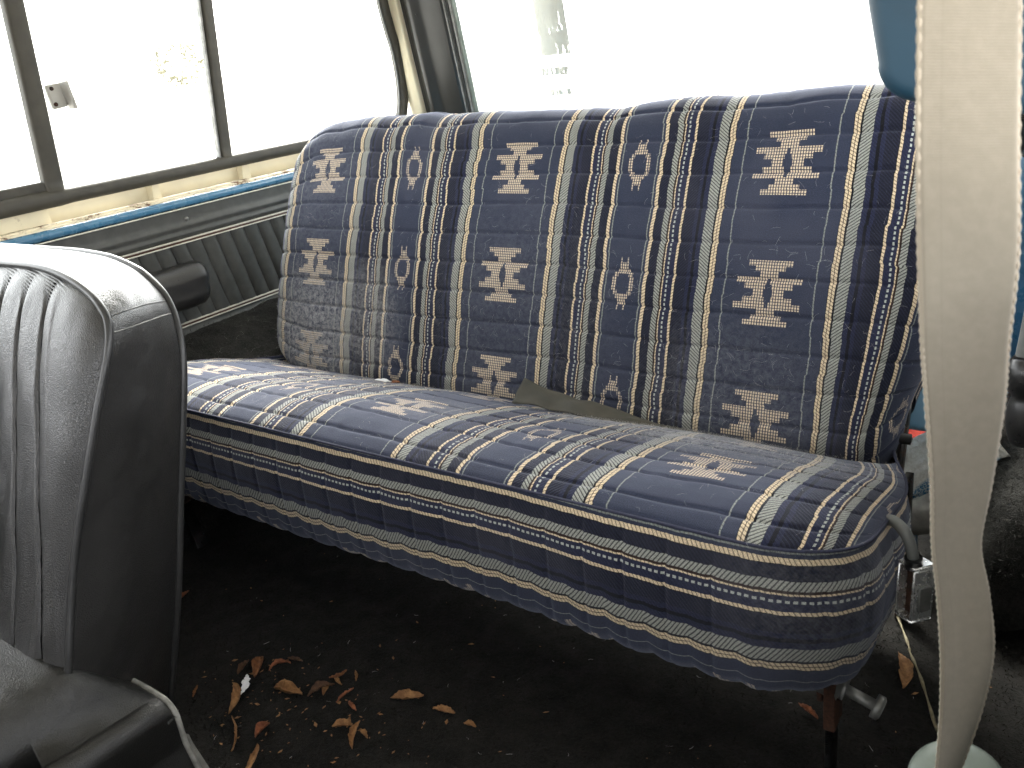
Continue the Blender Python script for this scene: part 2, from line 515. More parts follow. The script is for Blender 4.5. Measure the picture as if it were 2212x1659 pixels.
# belt webbing: ribbed weave
def belt_mat():
    m, nt, b = newmat('beige_webbing')
    uvn = nt.nodes.new('ShaderNodeUVMap'); uvn.uv_map = 'UVMap'
    sp = nt.nodes.new('ShaderNodeSeparateXYZ'); nt.links.new(uvn.outputs[0], sp.inputs[0])
    u = Ex(nt, sp.outputs[0]); v = Ex(nt, sp.outputs[1])     # u 0..1 across, v metres along
    rib = (v * (2 * math.pi / .0013) + (u * 26).sin() * .25).sin()
    col1 = noise(nt, uvn.outputs[0], 6, 5, .6, 0, (1, 21, 1))
    fn = noise(nt, uvn.outputs[0], 70, 3, .7, 0, (1, 21, 1))
    band = ((u - .22).abs()).ss(0, .015) * .5 + .5
    c = mix(nt, col1.ss(.35, .7), (.205, .18, .138), (.228, .20, .155))
    c = mix(nt, (rib * .5 + .5) * .35, c, (.11, .095, .07))
    c = mix(nt, (1 - band) * .35, c, (.12, .10, .075))
    edge = ((u - .5).abs()).ss(.462, .487)
    c = mix(nt, edge * .6, c, (.36, .31, .24))
    c = mix(nt, fn.ss(.62, .75) * .3, c, (.24, .21, .165))
    nt.links.new(c, b.inputs['Base Color'])
    b.inputs['Roughness'].default_value = .85
    b.inputs['Specular IOR Level'].default_value = .2
    b.inputs['Sheen Weight'].default_value = .15
    bump(nt, b, rib * .5 + fn, .4, .0006)
    return m
M_BELT = belt_mat()

# rear-window film: worn, streaky
def film_mat():
    m = bpy.data.materials.new('worn_window_film'); m.use_nodes = True
    nt = m.node_tree; b = nt.nodes['Principled BSDF']
    co = objco(nt)
    b.inputs['Base Color'].default_value = (.52, .53, .48, 1); b.inputs['Roughness'].default_value = .8
    st = noise(nt, co, 1, 5, .7, .3, (260, 1, 45))
    big = noise(nt, co, 40, 3)
    sp = nt.nodes.new('ShaderNodeSeparateXYZ'); nt.links.new(co, sp.inputs[0]); z = Ex(nt, sp.outputs[2])
    a = (st + (big - .5) * .3 + (z - .16) * .9)
    nt.links.new((a.ss(.33, .43) * .965).clamp().s, b.inputs['Alpha'])
    return m
M_FILM = film_mat()

# ------------------------------------------------------------------ setting
FLOOR = -.60
def sheet(name, x0, x1, y0, y1, z, mat):
    return mesh(name, [(x0, y0, z), (x1, y0, z), (x1, y1, z), (x0, y1, z)], [[0, 1, 2, 3]], mat, smooth=False)
g = sheet('ground', -250, 250, -250, 250, -1.25, M_CONC)
tag(g, 'pale concrete ground outside the vehicle', None, kind='structure')

xs = np.linspace(-.34, 1.25, 200); ys = np.linspace(-1.5, .66, 260)
X, Y = np.meshgrid(xs, ys, indexing='ij')
Z = FLOOR + .006 * vnoise(X * 9, Y * 9, 3) + .0025 * vnoise(X * 60, Y * 60, 4) + .012 * sstep(-.2, .0, -np.abs(Y + .38))* 0
floor = grid('floor', np.stack([X, Y, Z], 2), M_CARP)
tag(floor, 'black carpeted floor of the vehicle', None, kind='structure')
def floorz(x, y):
    return FLOOR + .006 * float(vnoise(x * 9, y * 9, 3)) + .0025 * float(vnoise(x * 60, y * 60, 4))

def fibres(name, pts, nrm, mat, parent, ln=.006, wd=.0005, curl=.8):
    pts = np.asarray(pts); k = len(pts)
    d = RNG.normal(size=(k, 3)) * curl + np.asarray(nrm)
    d /= np.linalg.norm(d, axis=1, keepdims=True)
    s = np.cross(d, RNG.normal(size=(k, 3))); s /= np.linalg.norm(s, axis=1, keepdims=True)
    L = ln * (.5 + RNG.random((k, 1)))
    a = pts - s * wd; b_ = pts + s * wd; c = pts + d * L
    V = np.stack([a, b_, c], 1).reshape(-1, 3)
    F = np.arange(3 * k).reshape(-1, 3)
    o = mesh(name, V, F, mat, parent, smooth=False)
    o['kind'] = 'stuff'
    return o
px = RNG.uniform(-.05, 1.2, 60000); py = RNG.uniform(-.95, .2, 60000)
fibres('carpet_pile', np.stack([px, py, FLOOR + .006 * vnoise(px * 9, py * 9, 3)], 1), (0, 0, .7), M_FIB, floor, .005, .0006)

# body shell that shades the cabin: roof, tailgate, right side
xs = np.linspace(-.36, 1.27, 24); ys = np.linspace(-1.80, .66, 24)
X, Y = np.meshgrid(xs, ys, indexing='ij')
Z = .60 - .10 * (np.abs(X - .455) / .8) ** 3 - .012 * (Y - .2) ** 2
Zt = Z + .03
V = np.vstack([np.stack([X, Y, Z], 2).reshape(-1, 3), np.stack([X, Y, Zt], 2).reshape(-1, 3)])
n = 24
F = gridf(n, n, flip=True).tolist() + gridf(n, n, off=n * n).tolist()
ring = [i for i in range(n)] + [i * n + n - 1 for i in range(1, n)] + [(n - 1) * n + j for j in range(n - 2, -1, -1)] + [i * n for i in range(n - 2, 0, -1)]
for a, b_ in zip(ring, ring[1:] + ring[:1]):
    F.append([a, b_, b_ + n * n, a + n * n])
tag(mesh('roof', V, F, M_ROOF), 'white hardtop roof over the rear cabin', None, kind='structure')

# unseen cabin front, added to cut the light from ahead and right
tag(box('dashboard_blocker', (-.33, -1.95, -.62), (1.24, -1.62, .08), M_BLKP, None, .03, 3), 'black dashboard, unseen, added to cut front light', None, kind='structure')
tag(box('driver_door_blocker', (1.262, -1.80, -.62), (1.30, -.62, .06), M_TRIMV, None, .006, 2), 'unseen closed driver door added to cut light on the belt', None, kind='structure')  # added to keep side light off the belt
tag(box('door_header_blocker', (1.235, -1.80, .36), (1.28, .62, .56), M_ROOF, None, .01, 2), 'unseen roof rail added to cut light from the right', None, kind='structure')
tag(box('windscreen_header_blocker', (-.33, -1.82, .32), (1.26, -1.74, .58), M_ROOF, None, .01, 2), 'unseen header rail added to cut light through the windscreen', None, kind='structure')  # added and set low to darken the seat front
tag(box('front_door_blocker', (-.36, -1.80, -.62), (-.33, -1.002, .0), M_TRIMV, None, .006, 2), 'unseen passenger door added to cut light from the left front', None, kind='structure')

# ------------------------------------------------------------------ left inner side: panel below window
panel = thing('side_trim_panel', 'charcoal pleated vinyl side trim panel with chrome beads, left of the bench', 'trim panel', loc=(-.3, -.1, -.3))
def child(o, p):
    o.parent = p
    o.matrix_parent_inverse = Matrix.Translation(-p.location)
    return o
XP = -.28
def ribbonZ(name, prof, mat, y0=-1.0, y1=.58, par=panel, n=60, wav=0):
    """open or closed (x,z) profile run along Y"""
    yy = np.linspace(y0, y1, n)
    path = np.stack([np.zeros(n), yy, wav * np.sin(yy * 9)], 1)
    o = sweep(name, path, prof, mat, None, ((1, 0, 0), (0, 0, 1)))
    return child(o, par) if par is not None else o
# upper vinyl band with two rolled ridges
zz = np.linspace(-.047, -.1005, 40)
xx = XP + .0015 + .004 * np.exp(-((zz + .078) / .007) ** 2) + .0045 * np.exp(-((zz + .093) / .006) ** 2)
ribbonZ('upper_band', [(XP - .012, -.047)] + list(zip(xx, zz)) + [(XP - .012, -.1005)], M_TRIMV)
zz = np.linspace(-.2655, -.33, 30)
xx = XP + .002 + .006 * np.exp(-((zz + .283) / .008) ** 2)
ribbonZ('lower_band', [(XP - .012, -.2655)] + list(zip(xx, zz)) + [(XP - .012, -.33)], M_TRIMV)
for zc in (-.1045, -.2605):
    ribbonZ('trim_bead', [(XP + .003 + .0028 * math.cos(a), zc + .0022 + .0017 * math.sin(a)) for a in np.linspace(0, 2 * math.pi, 8, endpoint=False)], M_TRIMW)
    ribbonZ('trim_bead', [(XP + .003 + .0028 * math.cos(a), zc - .0044 + .0015 * math.sin(a)) for a in np.linspace(0, 2 * math.pi, 8, endpoint=False)], M_TRIMW)
    ribbonZ('trim_inlay', [(XP - .004, zc + .0008), (XP + .0035, zc + .0008), (XP + .0035, zc - .0032), (XP - .004, zc - .0032)], M_TRIMB)
# pleats, one puffed strip each
PW = .0345
ns, nt_ = 9, 16
s = np.linspace(-1, 1, ns); q = np.linspace(0, 1, nt_)
Sg, Qg = np.meshgrid(s, q, indexing='ij')
pm = None
k = 0
y = -.93
while y < .52:
    P = np.stack([XP - .0045 + .0085 * np.sqrt(np.clip(1 - Sg ** 2 * .96, 0, 1)) + .0004 * vnoise(Qg * 7, Sg * 2, k),
                  (Sg * PW * .5) + Qg * .032 + .0005 * vnoise(Qg * 5, Sg * 0 + k, 5) * 2,
                  -.1075 - Qg * .1515], 2)
    o = grid('pleat', P, M_TRIMV, None)
    o.location = (0, y, 0)
    child(o, panel)
    y += PW + .0006; k += 1
# backing board
child(box('backing_board', (XP - .022, -1.0, -.34), (XP - .0125, .58, -.045), M_BLKP, None, .001, 1), panel)
# screw
def screw(loc, par, r=.0048):
    V, F = tubem([(loc[0] - .004, loc[1], loc[2]), (loc[0] + .0015, loc[1], loc[2]), (loc[0] + .003, loc[1], loc[2]), (loc[0] + .0032, loc[1], loc[2])], [r, r, r * .7, .0006], 14)
    o = mesh('screw', V, F, M_STEEL)
    return child(o, par)
screw((XP + .0015, -.128, -.066), panel)
screw((XP + .0015, .30, -.066), panel)
# armrest: padded block with a waist groove, rounded end
na, nb = 46, 40
a = np.linspace(0, 1, na)
ang = np.linspace(0, 2 * np.pi, nb, endpoint=False)
prof = []
for t in ang:
    c_, s_ = math.cos(t), math.sin(t)
    e = 2 / 3.2
    x = .036 * math.copysign(abs(c_) ** e, c_); z = .041 * math.copysign(abs(s_) ** e, s_)
    if x > 0.0:
        x -= .0075 * math.exp(-((z + .004) / .006) ** 2)
        x -= .010 * max(0, (z - .005) / .035)
    prof.append((x, z))
prof = np.array(prof)
yy = -.50 + a * .362
sc = np.sqrt(np.clip(1 - np.clip((a - .91) / .09, 0, 1) ** 2.4, 0.0, 1)) * np.sqrt(np.clip(1 - np.clip((.06 - a) / .06, 0, 1) ** 2, 0, 1))
sc = np.maximum(sc, .02)
P = np.zeros((na, nb, 3))
for i in range(na):
    P[i, :, 0] = XP + .030 + prof[:, 0] * sc[i]
    P[i, :, 1] = yy[i] + .006 * prof[:, 1] / .037
    P[i, :, 2] = -.182 + prof[:, 1] * (sc[i] ** .6) * (1 - .12 * (1 - a[i]))
V = P.reshape(-1, 3); F = gridf(na, nb, False, True).tolist() + [list(range(nb))[::-1], [(na - 1) * nb + i for i in range(nb)]]
arm = child(mesh('armrest', V, F, M_VINYL), panel)
child(tube('armrest_seam', [(XP + .0535, t, -.190) for t in np.linspace(-.48, -.16, 12)], .0009, M_PIPE, None, 6), arm)

# blue painted flange along the panel top
flange = thing('body_side_flange', 'blue painted steel flange edge above the charcoal side panel', 'body panel', loc=(-.3, -.1, -.06))
ribbonZ('flange_edge', [(XP - .03, -.0435)] + [(XP - .004 + .009 * math.cos(t), -.036 + .0085 * math.sin(t)) for t in np.linspace(-1.3, 1.5, 8)] + [(XP - .03, -.028)], M_BLUE, par=flange)
ribbonZ('pinch_weld', [(XP + .0045 + .0018 * math.cos(t), -.0455 + .0014 * math.sin(t)) for t in np.linspace(0, 2 * math.pi, 8, endpoint=False)], M_TRIMW, par=flange)
ribbonZ('inner_skin', [(XP - .03, -.6), (XP - .024, -.6), (XP - .024, -.03), (XP - .03, -.03)], M_BLUED, par=flange)

# cream steel ledge below the window with stamped tabs
ledge = thing('window_ledge', 'cream painted steel ledge with rust spots, under the side window', 'window ledge', loc=(-.32, -.1, -.03))
ribbonZ('ledge_wall', [(-.338, -.034), (-.330, -.034), (-.330, .012), (-.338, .012)], M_CREAM, par=ledge, y0=-1.0, y1=.6)
ribbonZ('ledge_shelf', [(-.3295, -.034), (-.3295, -.0275), (-.300, -.0225), (-.2865, -.0245), (-.2845, -.0285), (-.300, -.0300)], M_CREAMR, par=ledge, y0=-1.0, y1=.6)
for (y0, y1, th) in ((-.95, -.365, .014), (-.163, -.150, .022), (.052, .068, .020), (.30, .315, .020)):
    o = mesh('stamped_tab', [(-.3295, y0, .011), (-.3295, y1, .011), (-.3295 + th, y1, .009), (-.3295 + th, y0, .009),
                             (-.3295, y0, -.027), (-.3295, y1, -.027), (-.3295 + th * .9, y1 + .003, -.025), (-.3295 + th * .9, y0 - .003, -.025)],
             [[0, 1, 2, 3], [4, 7, 6, 5], [0, 4, 5, 1], [1, 5, 6, 2], [2, 6, 7, 3], [3, 7, 4, 0]], M_CREAM, smooth=False)
    child(o, ledge)
# flaking seam-sealer strip lying along the shelf lip
V = []; F = []
nn = 90
yy = np.linspace(-.62, .05, nn)
wv = .003 + .004 * (vnoise(yy * 40, yy * 0, 8) + .5)
for i in range(nn):
    V += [(-.2990 - wv[i], yy[i], -.0208), (-.2925 + .002 * float(vnoise(yy[i] * 60, 0, 9)), yy[i], -.0212), (-.2925, yy[i], -.0245), (-.2990 - wv[i], yy[i], -.0245)]
F = gridf(nn, 4, False, True).tolist()
child(mesh('sealer_strip', V, F, M_CREAMR), ledge)

# ------------------------------------------------------------------ side window
swin = thing('side_window', 'large sliding side window in dark rubber frame, left of the bench', 'window', loc=(-.31, 0, .02))
def lean(z):            # tumblehome
    return -.308 + .10 * max(0, z - .03)
nn = 70
yy = np.linspace(-1.0, .56, nn)
prof = rrect(.032, .0265, .011, 5)
P = np.zeros((nn, len(prof), 3))
for i in range(nn):
    kz = 1.12 if yy[i] < -.34 else 1.0
    for j, (a_, b_) in enumerate(prof):
        P[i, j] = (-.309 + a_ + .0008 * float(vnoise(yy[i] * 14, 0, 2)), yy[i], .0185 + b_ * kz + .001 * float(vnoise(yy[i] * 8, 3, 2)))
child(grid('sill_rubber', P, M_RUB, cv=True), swin)
def post(name, yb, yt, wd, mat, dx=0., dp=.022, par=swin, z0=.026, z1=.56):
    zz = np.linspace(z0, z1, 24)
    path = [(lean(z) + dx, yb + (yt - yb) * (z - .025) / .305, z) for z in zz]
    o = sweep(name, path, rrect(dp, wd, min(.006, wd * .4), 3), mat, None, ((1, 0, 0), (0, 1, 0)))
    return child(o, par)
post('window_post', -.348, -.340, .033, M_RUB)
post('window_post', .0135, .025, .027, M_RUB)
post('chrome_edge', -.0045, .007, .0035, M_STEEL, .004, .012)
# rubber at the rear end of the window, bent at the foot
rp = spline([(-.255, .485, .56), (-.271, .507, .40), (-.280, .521, .306), (-.287, .539, .244), (-.292, .5575, .190), (-.298, .568, .126), (-.304, .567, .066), (-.308, .550, .030), (-.309, .51, .020)], 60)
P_, t_, N_, B_ = frames(rp)
child(tube('rear_rubber', rp, .0145, M_RUB, None, 12), swin)
child(tube('chrome_edge', rp + np.array([.004, -.0165, 0]), .0022, M_STEEL, None, 6), swin)
# lower rail of the front slider
child(sweep('slider_rail', [(lean(.036) - .002, -1.0, .034), (lean(.036) - .002, -.352, .038)], rrect(.014, .02, .004, 3), M_RUB, None, ((1, 0, 0), (0, 0, 1))), swin)
def pane(name, y0, y1, dx):
    z0, z1 = .02, .57
    V = []
    for (y_, z_) in ((y0, z0), (y1, z0), (y1, z1), (y0, z1)):
        V.append((lean(z_) + dx, y_ + .03 * (z_ - .02), z_))
    for v in V[:4]:
        V.append((v[0] - .004, v[1], v[2]))
    return child(mesh(name, V, [[0, 1, 2, 3], [7, 6, 5, 4], [0, 4, 5, 1], [1, 5, 6, 2], [2, 6, 7, 3], [3, 7, 4, 0]], M_GLASS, smooth=False), swin)
pane('glass_pane', -1.0, -.352, -.006)
pane('glass_pane', -.34, .005, .002)
pane('glass_pane', .012, .565, -.003)
# latch on the thick post
R0 = Matrix.Rotation(math.radians(6), 3, 'X')
la = child(box('latch', (-.300, -.318, .160), (-.288, -.292, .200), M_PLW, None, .003, 2, R0), swin)
lp = box('latch_pull', (-.294, -.2915, .156), (-.272, -.2855, .202), M_PLW, None, .002, 2, R0); lp.parent = la
for zc in (.192, .167):
    V, F = tubem([(-.289, -.312, zc), (-.2865, -.312, zc), (-.2862, -.312, zc)], [.0034, .0034, .0005], 12)
    so = mesh('latch_screw', V, F, M_RUSTS); so.parent = la

# ------------------------------------------------------------------ rear corner and rear window
def ry(z): return .608 - .16 * z
corner = thing('rear_corner_pillar', 'glossy black rear pillar with cream edge strip behind the bench', 'pillar', loc=(-.2, .6, 0))
def vstrip(name, x0, x1, mat, par, yoff=0., th=.02, bow=0., z0=-.1, z1=.6, n=40, m=12, fx=None):
    zz = np.linspace(z0, z1, n); tt = np.linspace(0, 1, m)
    P = []
    for z in zz:
        row = []
        for t in tt:
            x = x0 + (x1 - x0) * t
            b_ = bow(t) if callable(bow) else bow * math.sin(math.pi * t)
            row.append((x, ry(z) + yoff - b_, z))
        row += [(x1, ry(z) + yoff + th, z), (x0, ry(z) + yoff + th, z)]
        P.append(row)
    P = np.array(P)
    k = P.shape[1]
    F = gridf(n, k, False, True).tolist() + [list(range(k))[::-1], [(n - 1) * k + i for i in range(k)]]
    return child(mesh(name, P.reshape(-1, 3), F, mat), par)
vstrip('cream_strip', -.300, -.2605, M_CREAM, corner, -.012, .02, .006)
vstrip('black_face', -.259, -.1325, M_PILLAR, corner, 0, .02, lambda t: .016 * math.exp(-((t - .30) / .12) ** 2) + .008 * math.sin(math.pi * t))
vstrip('seal_lip', -.1315, -.1265, M_STEEL, corner, -.004, .012, .003)
vstrip('seal_lip', -.1258, -.1200, M_RUBD, corner, -.002, .012, .003)
vstrip('seal_lip', -.1193, -.1150, M_STEEL, corner, .001, .01, .002)
vstrip('glass_edge_seal', -.1143, -.1040, M_DISC, corner, .006, .006, .001)
for (zc, xc) in ((.262, -.214), (.264, -.207)):
    V, F = tubem([(xc, ry(zc) - .012, zc), (xc, ry(zc) - .0155, zc), (xc, ry(zc) - .0158, zc)], [.0024, .0024, .0005], 10)
    child(mesh('rivet', V, F, M_BLKP), corner)
corner2 = thing('rear_corner_pillar', 'black rear pillar at the far right, behind the beige belt', 'pillar', loc=(1.1, .6, 0))
vstrip('black_face', 1.035, 1.25, M_PILLAR, corner2, 0, .02, .008)

rwin = thing('rear_window', 'wide rear window behind the bench backrest', 'window', loc=(.455, .6, 0))
V = []
for yo in (.010, .014):
    for (x, z) in ((-.115, -.02), (1.045, -.02), (1.045, .58), (-.115, .58)):
        V.append((x, ry(z) + yo, z))
child(mesh('glass_pane', V, [[3, 2, 1, 0], [4, 5, 6, 7], [0, 1, 5, 4], [1, 2, 6, 5], [2, 3, 7, 6], [3, 0, 4, 7]], M_GLASS, smooth=False), rwin)
def film(zlo, zhi, x0, x1, sk):
    zz = np.linspace(zlo, zhi, 8); V = []
    for z in zz:
        V += [(x0, ry(z) + .0085, z), (x1, ry(z) + .0085, z), (x1, ry(z) + .0095, z), (x0, ry(z) + .0095, z)]
    child(mesh('worn_film', V, gridf(8, 4, False, True).tolist(), M_FILM), rwin)
film(.145, .50, .100, .176, 0)
film(.103, .120, .094, .164, 0)
film(.060, .073, .100, .161, 0)

# faint sunlit shrub outside the side window
tree = thing('shrub', 'washed-out pale shrub outside, seen through the middle side window', 'shrub', loc=(-7.0, 4.75, -1.25))
child(tube('trunk', spline([(-7, 4.75, -1.25), (-7.02, 4.8, -.4), (-7.0, 4.75, .2)], 12), np.linspace(.03, .012, 12), M_PIPEW, None, 8), tree)
V = []; F = []
for _ in range(520):
    d = RNG.normal(size=3); d /= np.linalg.norm(d); r = RNG.uniform(.45, 1) ** .6
    c_ = np.array([-7, 4.75, .33]) + d * r * np.array([.3, .30, .24]) * (1 + .35 * float(vnoise(d[0] * 3, d[2] * 3, 5)))
    a_v = RNG.normal(size=3); a_v /= np.linalg.norm(a_v); b_v = np.cross(a_v, RNG.normal(size=3)); b_v /= np.linalg.norm(b_v)
    k_ = len(V); V += [c_ - a_v * .03, c_ + b_v * .012, c_ + a_v * .03, c_ - b_v * .012]; F.append([k_, k_ + 1, k_ + 2, k_ + 3])
child(mesh('crown', V, F, surf('pale_leaf', (.12, .11, .055), .8, .3, 3, 40, 0)), tree)

tail = thing('tailgate', 'blue painted tailgate inner face beyond the right end of the bench', 'tailgate', loc=(.455, .63, -.6))
child(box('inner_skin', (-.30, .622, -.62), (1.24, .65, -.03), M_BLUE, None, .004, 2), tail)
child(box('stamped_panel', (-.1, .6145, -.5), (1.03, .6215, -.12), M_BLUE, None, .003, 2), tail)
child(box('black_cap', (-.30, .600, -.029), (1.24, .65, -.008), M_PILLAR, None, .004, 2), tail)

# right side wall
rw = thing('right_side_wall', 'dark right inner side wall at the frame edge behind the belt', 'side wall', loc=(1.22, 0, -.3))
child(box('wall_skin', (1.225, -.60, -.62), (1.25, .62, .0), M_TRIMV, None, .003, 1), rw)
child(box('sill_rubber', (1.205, -.60, .001), (1.24, .62, .03), M_RUB, None, .006, 2), rw)
child(box('rear_post', (1.215, .40, .031), (1.24, .60, .53), M_PILLAR, None, .006, 2), rw)

# carpeted wheel houses
def wheelhouse(name, label, xw, xi, y0, y1, ztop, sgn):
    root = thing(name, label, 'wheel house', loc=(xw, (y0 + y1) / 2, FLOOR))
    n, m = 90, 60
    yy = np.linspace(0, 1, n); aa = np.linspace(0, 1, m)
    P = np.zeros((n, m, 3))
    Lw = abs(xi - xw)
    for i, t in enumerate(yy):
        y = y0 + (y1 - y0) * t
        arch = math.sqrt(max(0, 1 - (2 * t - 1) ** 4))
        h = (ztop - FLOOR) * (.15 + .85 * arch)
        for j, a in enumerate(aa):
            if a < .5:
                q = a / .5
                x = xw + sgn * Lw * (1 - (1 - q) ** 1.0) * .92
                z = h - .05 * q ** 2
            else:
                q = (a - .5) / .5
                th = min(1, q / .3) * math.pi / 2
                x = xw + sgn * Lw * (.92 + .08 * math.sin(th))
                z = (h - .05) - .03 * (1 - math.cos(th)) - max(0, q - .3) / .7 * max(0, h - .08)
            P[i, j] = (x, y, FLOOR + z)
    nr = normals(P) * (-sgn)
    Nn = vnoise(P[:, :, 1] * 25, P[:, :, 2] * 25 + P[:, :, 0] * 25, 12) * .006 + vnoise(P[:, :, 1] * 140, (P[:, :, 2] + P[:, :, 0]) * 140, 13) * .003
    P = P + nr * Nn[:, :, None]
    o = child(grid('carpet_cover', P, M_CARPG, flip=sgn > 0), root)
    # end caps
    for i in (0, n - 1):
        pass
    i = RNG.integers(2, n - 2, 16000); j = RNG.integers(1, m - 1, 16000)
    pp = P[i, j] + RNG.normal(size=(16000, 3)) * .003
    f_ = fibres('carpet_pile', pp, nr[i, j] * .7, M_FIBG, None, .006, .0005, .9)
    child(f_, root)
    return root, P, nr
wh1, WP, WN = wheelhouse('wheel_house', 'charcoal carpeted wheel house bulge below the side panel', -.300, -.120, -.46, .50, -.275, 1)
wh2, WP2, WN2 = wheelhouse('wheel_house', 'charcoal carpeted wheel house bulge right of the bench end', 1.225, 1.085, -.06, .62, -.37, -1)

# ------------------------------------------------------------------ the bench
bench = thing('bench_seat', 'rear bench seat in navy striped blanket cloth with cream woven motifs', 'bench seat', loc=(.46, -.25, FLOOR))
REC = .3935
eh = np.array([0, math.sin(REC), math.cos(REC)]); en = np.array([0, -math.cos(REC), math.sin(REC)])
QS = .0465
XL, XR = -.128, 1.040
def endspace(x0, x1, n, r, ne):
    a = np.linspace(0, np.pi / 2, ne, endpoint=False)
    l = x0 + r * (1 - np.cos(a)); rr = x1 - r * (1 - np.cos(a))
    return np.concatenate([l, np.linspace(x0 + r, x1 - r, n), rr[::-1]])
RE = .055
xs = endspace(XL, XR, 420, RE, 26)
# side profile (a along the face, b out of it), from bottom-rear, up the face, over the top, down the back
TH = .135
pp = []
for t in np.linspace(-np.pi * .95, -np.pi / 2 * 2 + np.pi / 2, 20): pass
low = [(-.335 - .068 * math.sin(t), -TH / 2 + TH / 2 * math.cos(t)) for t in np.linspace(np.pi * .62, 0, 26)]
face = [(a, .010 * math.sin(math.pi * (a + .335) / .375) ** 1.0) for a in np.linspace(-.33, .043, 60)]
topc = [(.045 + .066 * math.sin(t), -TH / 2 + TH / 2 * math.cos(t)) for t in np.linspace(0.02, np.pi, 34)]
bk = [(a, -TH) for a in np.linspace(.02, -.33, 12)]
pp = np.array(low + face + topc + bk)
# resample evenly
def resample(p, n):
    p = np.array(p, float)
    s = np.concatenate([[0], np.cumsum(np.linalg.norm(np.diff(p, axis=0), axis=1))])
    q = np.linspace(0, s[-1], n)
    return np.stack([np.interp(q, s, p[:, k]) for k in range(p.shape[1])], 1), q
prof, arc = resample(pp, 500)
i0 = np.argmin(np.abs(prof[:, 0]) + (prof[:, 1] < -.02) * 9)
arc = arc - arc[i0]
e = np.minimum(xs - XL, XR - xs)
th = (1 - (1 - np.clip(e / RE, 0, 1)) ** 2.3) ** (1 / 2.3)
rc = np.where(xs < .4, .125, .085)
lowr = rc * (1 - np.sqrt(np.clip(1 - (1 - np.clip(e / rc, 0, 1)) ** 2, 0, 1)))
A = prof[None, :, 0]; B = prof[None, :, 1]
Ag = A - (lowr[:, None] * sstep(-.13, .09, A)) * .9 + (lowr[:, None] * (1 - sstep(-.40, -.2, A))) * .9
Bg = -TH / 2 + (B + TH / 2) * np.maximum(th[:, None], .03)
Xg = np.broadcast_to(xs[:, None], Ag.shape)
Xs = Xg - .028 * sstep(.90, 1.04, Xg) * sstep(.12, .40, -A)          # lower right end draws in
# sagging top edge
Ag = Ag + sstep(-.02, .09, A) * (.018 * vnoise(Xg * 5.2 + 3.3, 0 * Xg, 21) + .006 * vnoise(Xg * 16, 0 * Xg, 22))
Bg = Bg + .006 * vnoise(Xg * 6, A * 7, 23) * th[:, None]
P = np.stack([Xs, np.zeros_like(Ag), np.zeros_like(Ag)], 2) + Ag[:, :, None] * eh + Bg[:, :, None] * en
# u follows the cloth round the ends
mid = np.array([P[i, i0] for i in range(len(xs))])
du = np.concatenate([[0], np.cumsum(np.linalg.norm(np.diff(mid, axis=0), axis=1))])
u = du - np.interp(0, xs, du)
u = u * (4 * D) / (np.interp(4 * D, xs, du) - np.interp(0, xs, du))
def quilt(u, v, amp=1.0, seed=31):
    """height of the channel stitching: seams across the cloth every QS"""
    vs = v + .004 * vnoise(u * 4.0, 0 * u, seed) * 2 + .002 * vnoise(u * 23, 0 * u, seed + 1)
    ph = np.abs(((vs / QS + .5) % 1) - .5) * QS
    k = np.round(vs / QS)
    groove = np.exp(-(ph / .0023) ** 2)
    puff = np.sqrt(np.clip(ph / (QS / 2), 0, 1))
    puck = vnoise(u * 75, k * 7.3, seed + 2) * np.exp(-(ph / .011) ** 2)
    return amp * (-.0032 * groove + .0016 * puff + .0022 * puck + .0014 * vnoise(u * 30, v * 30, seed + 3)), groove, k
Ug = np.broadcast_to(u[:, None], Ag.shape); Vg = np.broadcast_to(arc[None, :], Ag.shape)
h, gr, kk = quilt(Ug, Vg + .012)
nr = normals(P)
sgn = np.sign((nr[len(xs) // 2, i0] @ en))
nr = nr * sgn
fade = np.clip(th[:, None] * 1.2 - .1, 0, 1)
P2 = P + nr * (h * fade)[:, :, None]
UV = np.stack([(Ug + .0016 * vnoise(kk * 3.1 + 0 * Ug, Ug * 9, 41) * 2) / D, Vg / D], 2)
backrest = child(grid('backrest', P2, M_BACK, uv=UV, flip=sgn < 0), bench)
backrest['label'] = 'quilted striped backrest with lint at its lower left'
BP, BN, Bi0 = P2, nr, i0

k_ = 26000
gi = RNG.integers(3, BP.shape[0] - 3, k_); gj = RNG.integers(40, 330, k_)
M_FUZZ = surf('cloth_fuzz', (.10, .105, .13), 1, .4, 60, 300, 0, spec=.05)
fz_ = fibres('cloth_fuzz', BP[gi, gj] + RNG.normal(size=(k_, 3)) * .0012, BN[gi, gj] * .8, M_FUZZ, None, .0028, .00007, .8)
child(fz_, bench)
# seat top panel
SL, SR = -.138, 1.052
xs2 = endspace(SL, SR, 400, .06, 24)
YF, YB = -.490, -.055
pr = spline([(-.490, -.250), (-.482, -.2445), (-.455, -.2385), (-.41, -.2390), (-.345, -.2535), (-.245, -.2840), (-.14, -.333), (-.055, -.385)], 220)
pr, parc = resample(pr, 200)
def zs(y): return -.250 - .22 * (y - YF)
crown = pr[:, 1] - zs(pr[:, 0])
e2 = np.minimum(xs2 - SL, SR - xs2)
RC = .085
sh = RC - np.sqrt(np.clip(RC ** 2 - (RC - np.clip(e2, 0, RC)) ** 2, 0, None))
T = (pr[:, 0] - YF) / (YB - YF)
Yg = (YF + sh)[:, None] + T[None, :] * (YB - YF - sh)[:, None]
Yg = Yg + (.006 * vnoise(xs2 * 4, xs2 * 0, 51))[:, None] * (1 - T[None, :])
exf = (1 - np.exp(-e2 / .028)) ** .8
Xg2 = np.broadcast_to(xs2[:, None], Yg.shape)
Zg = zs(Yg) + np.where(crown[None, :] > 0, crown[None, :] * exf[:, None], crown[None, :])
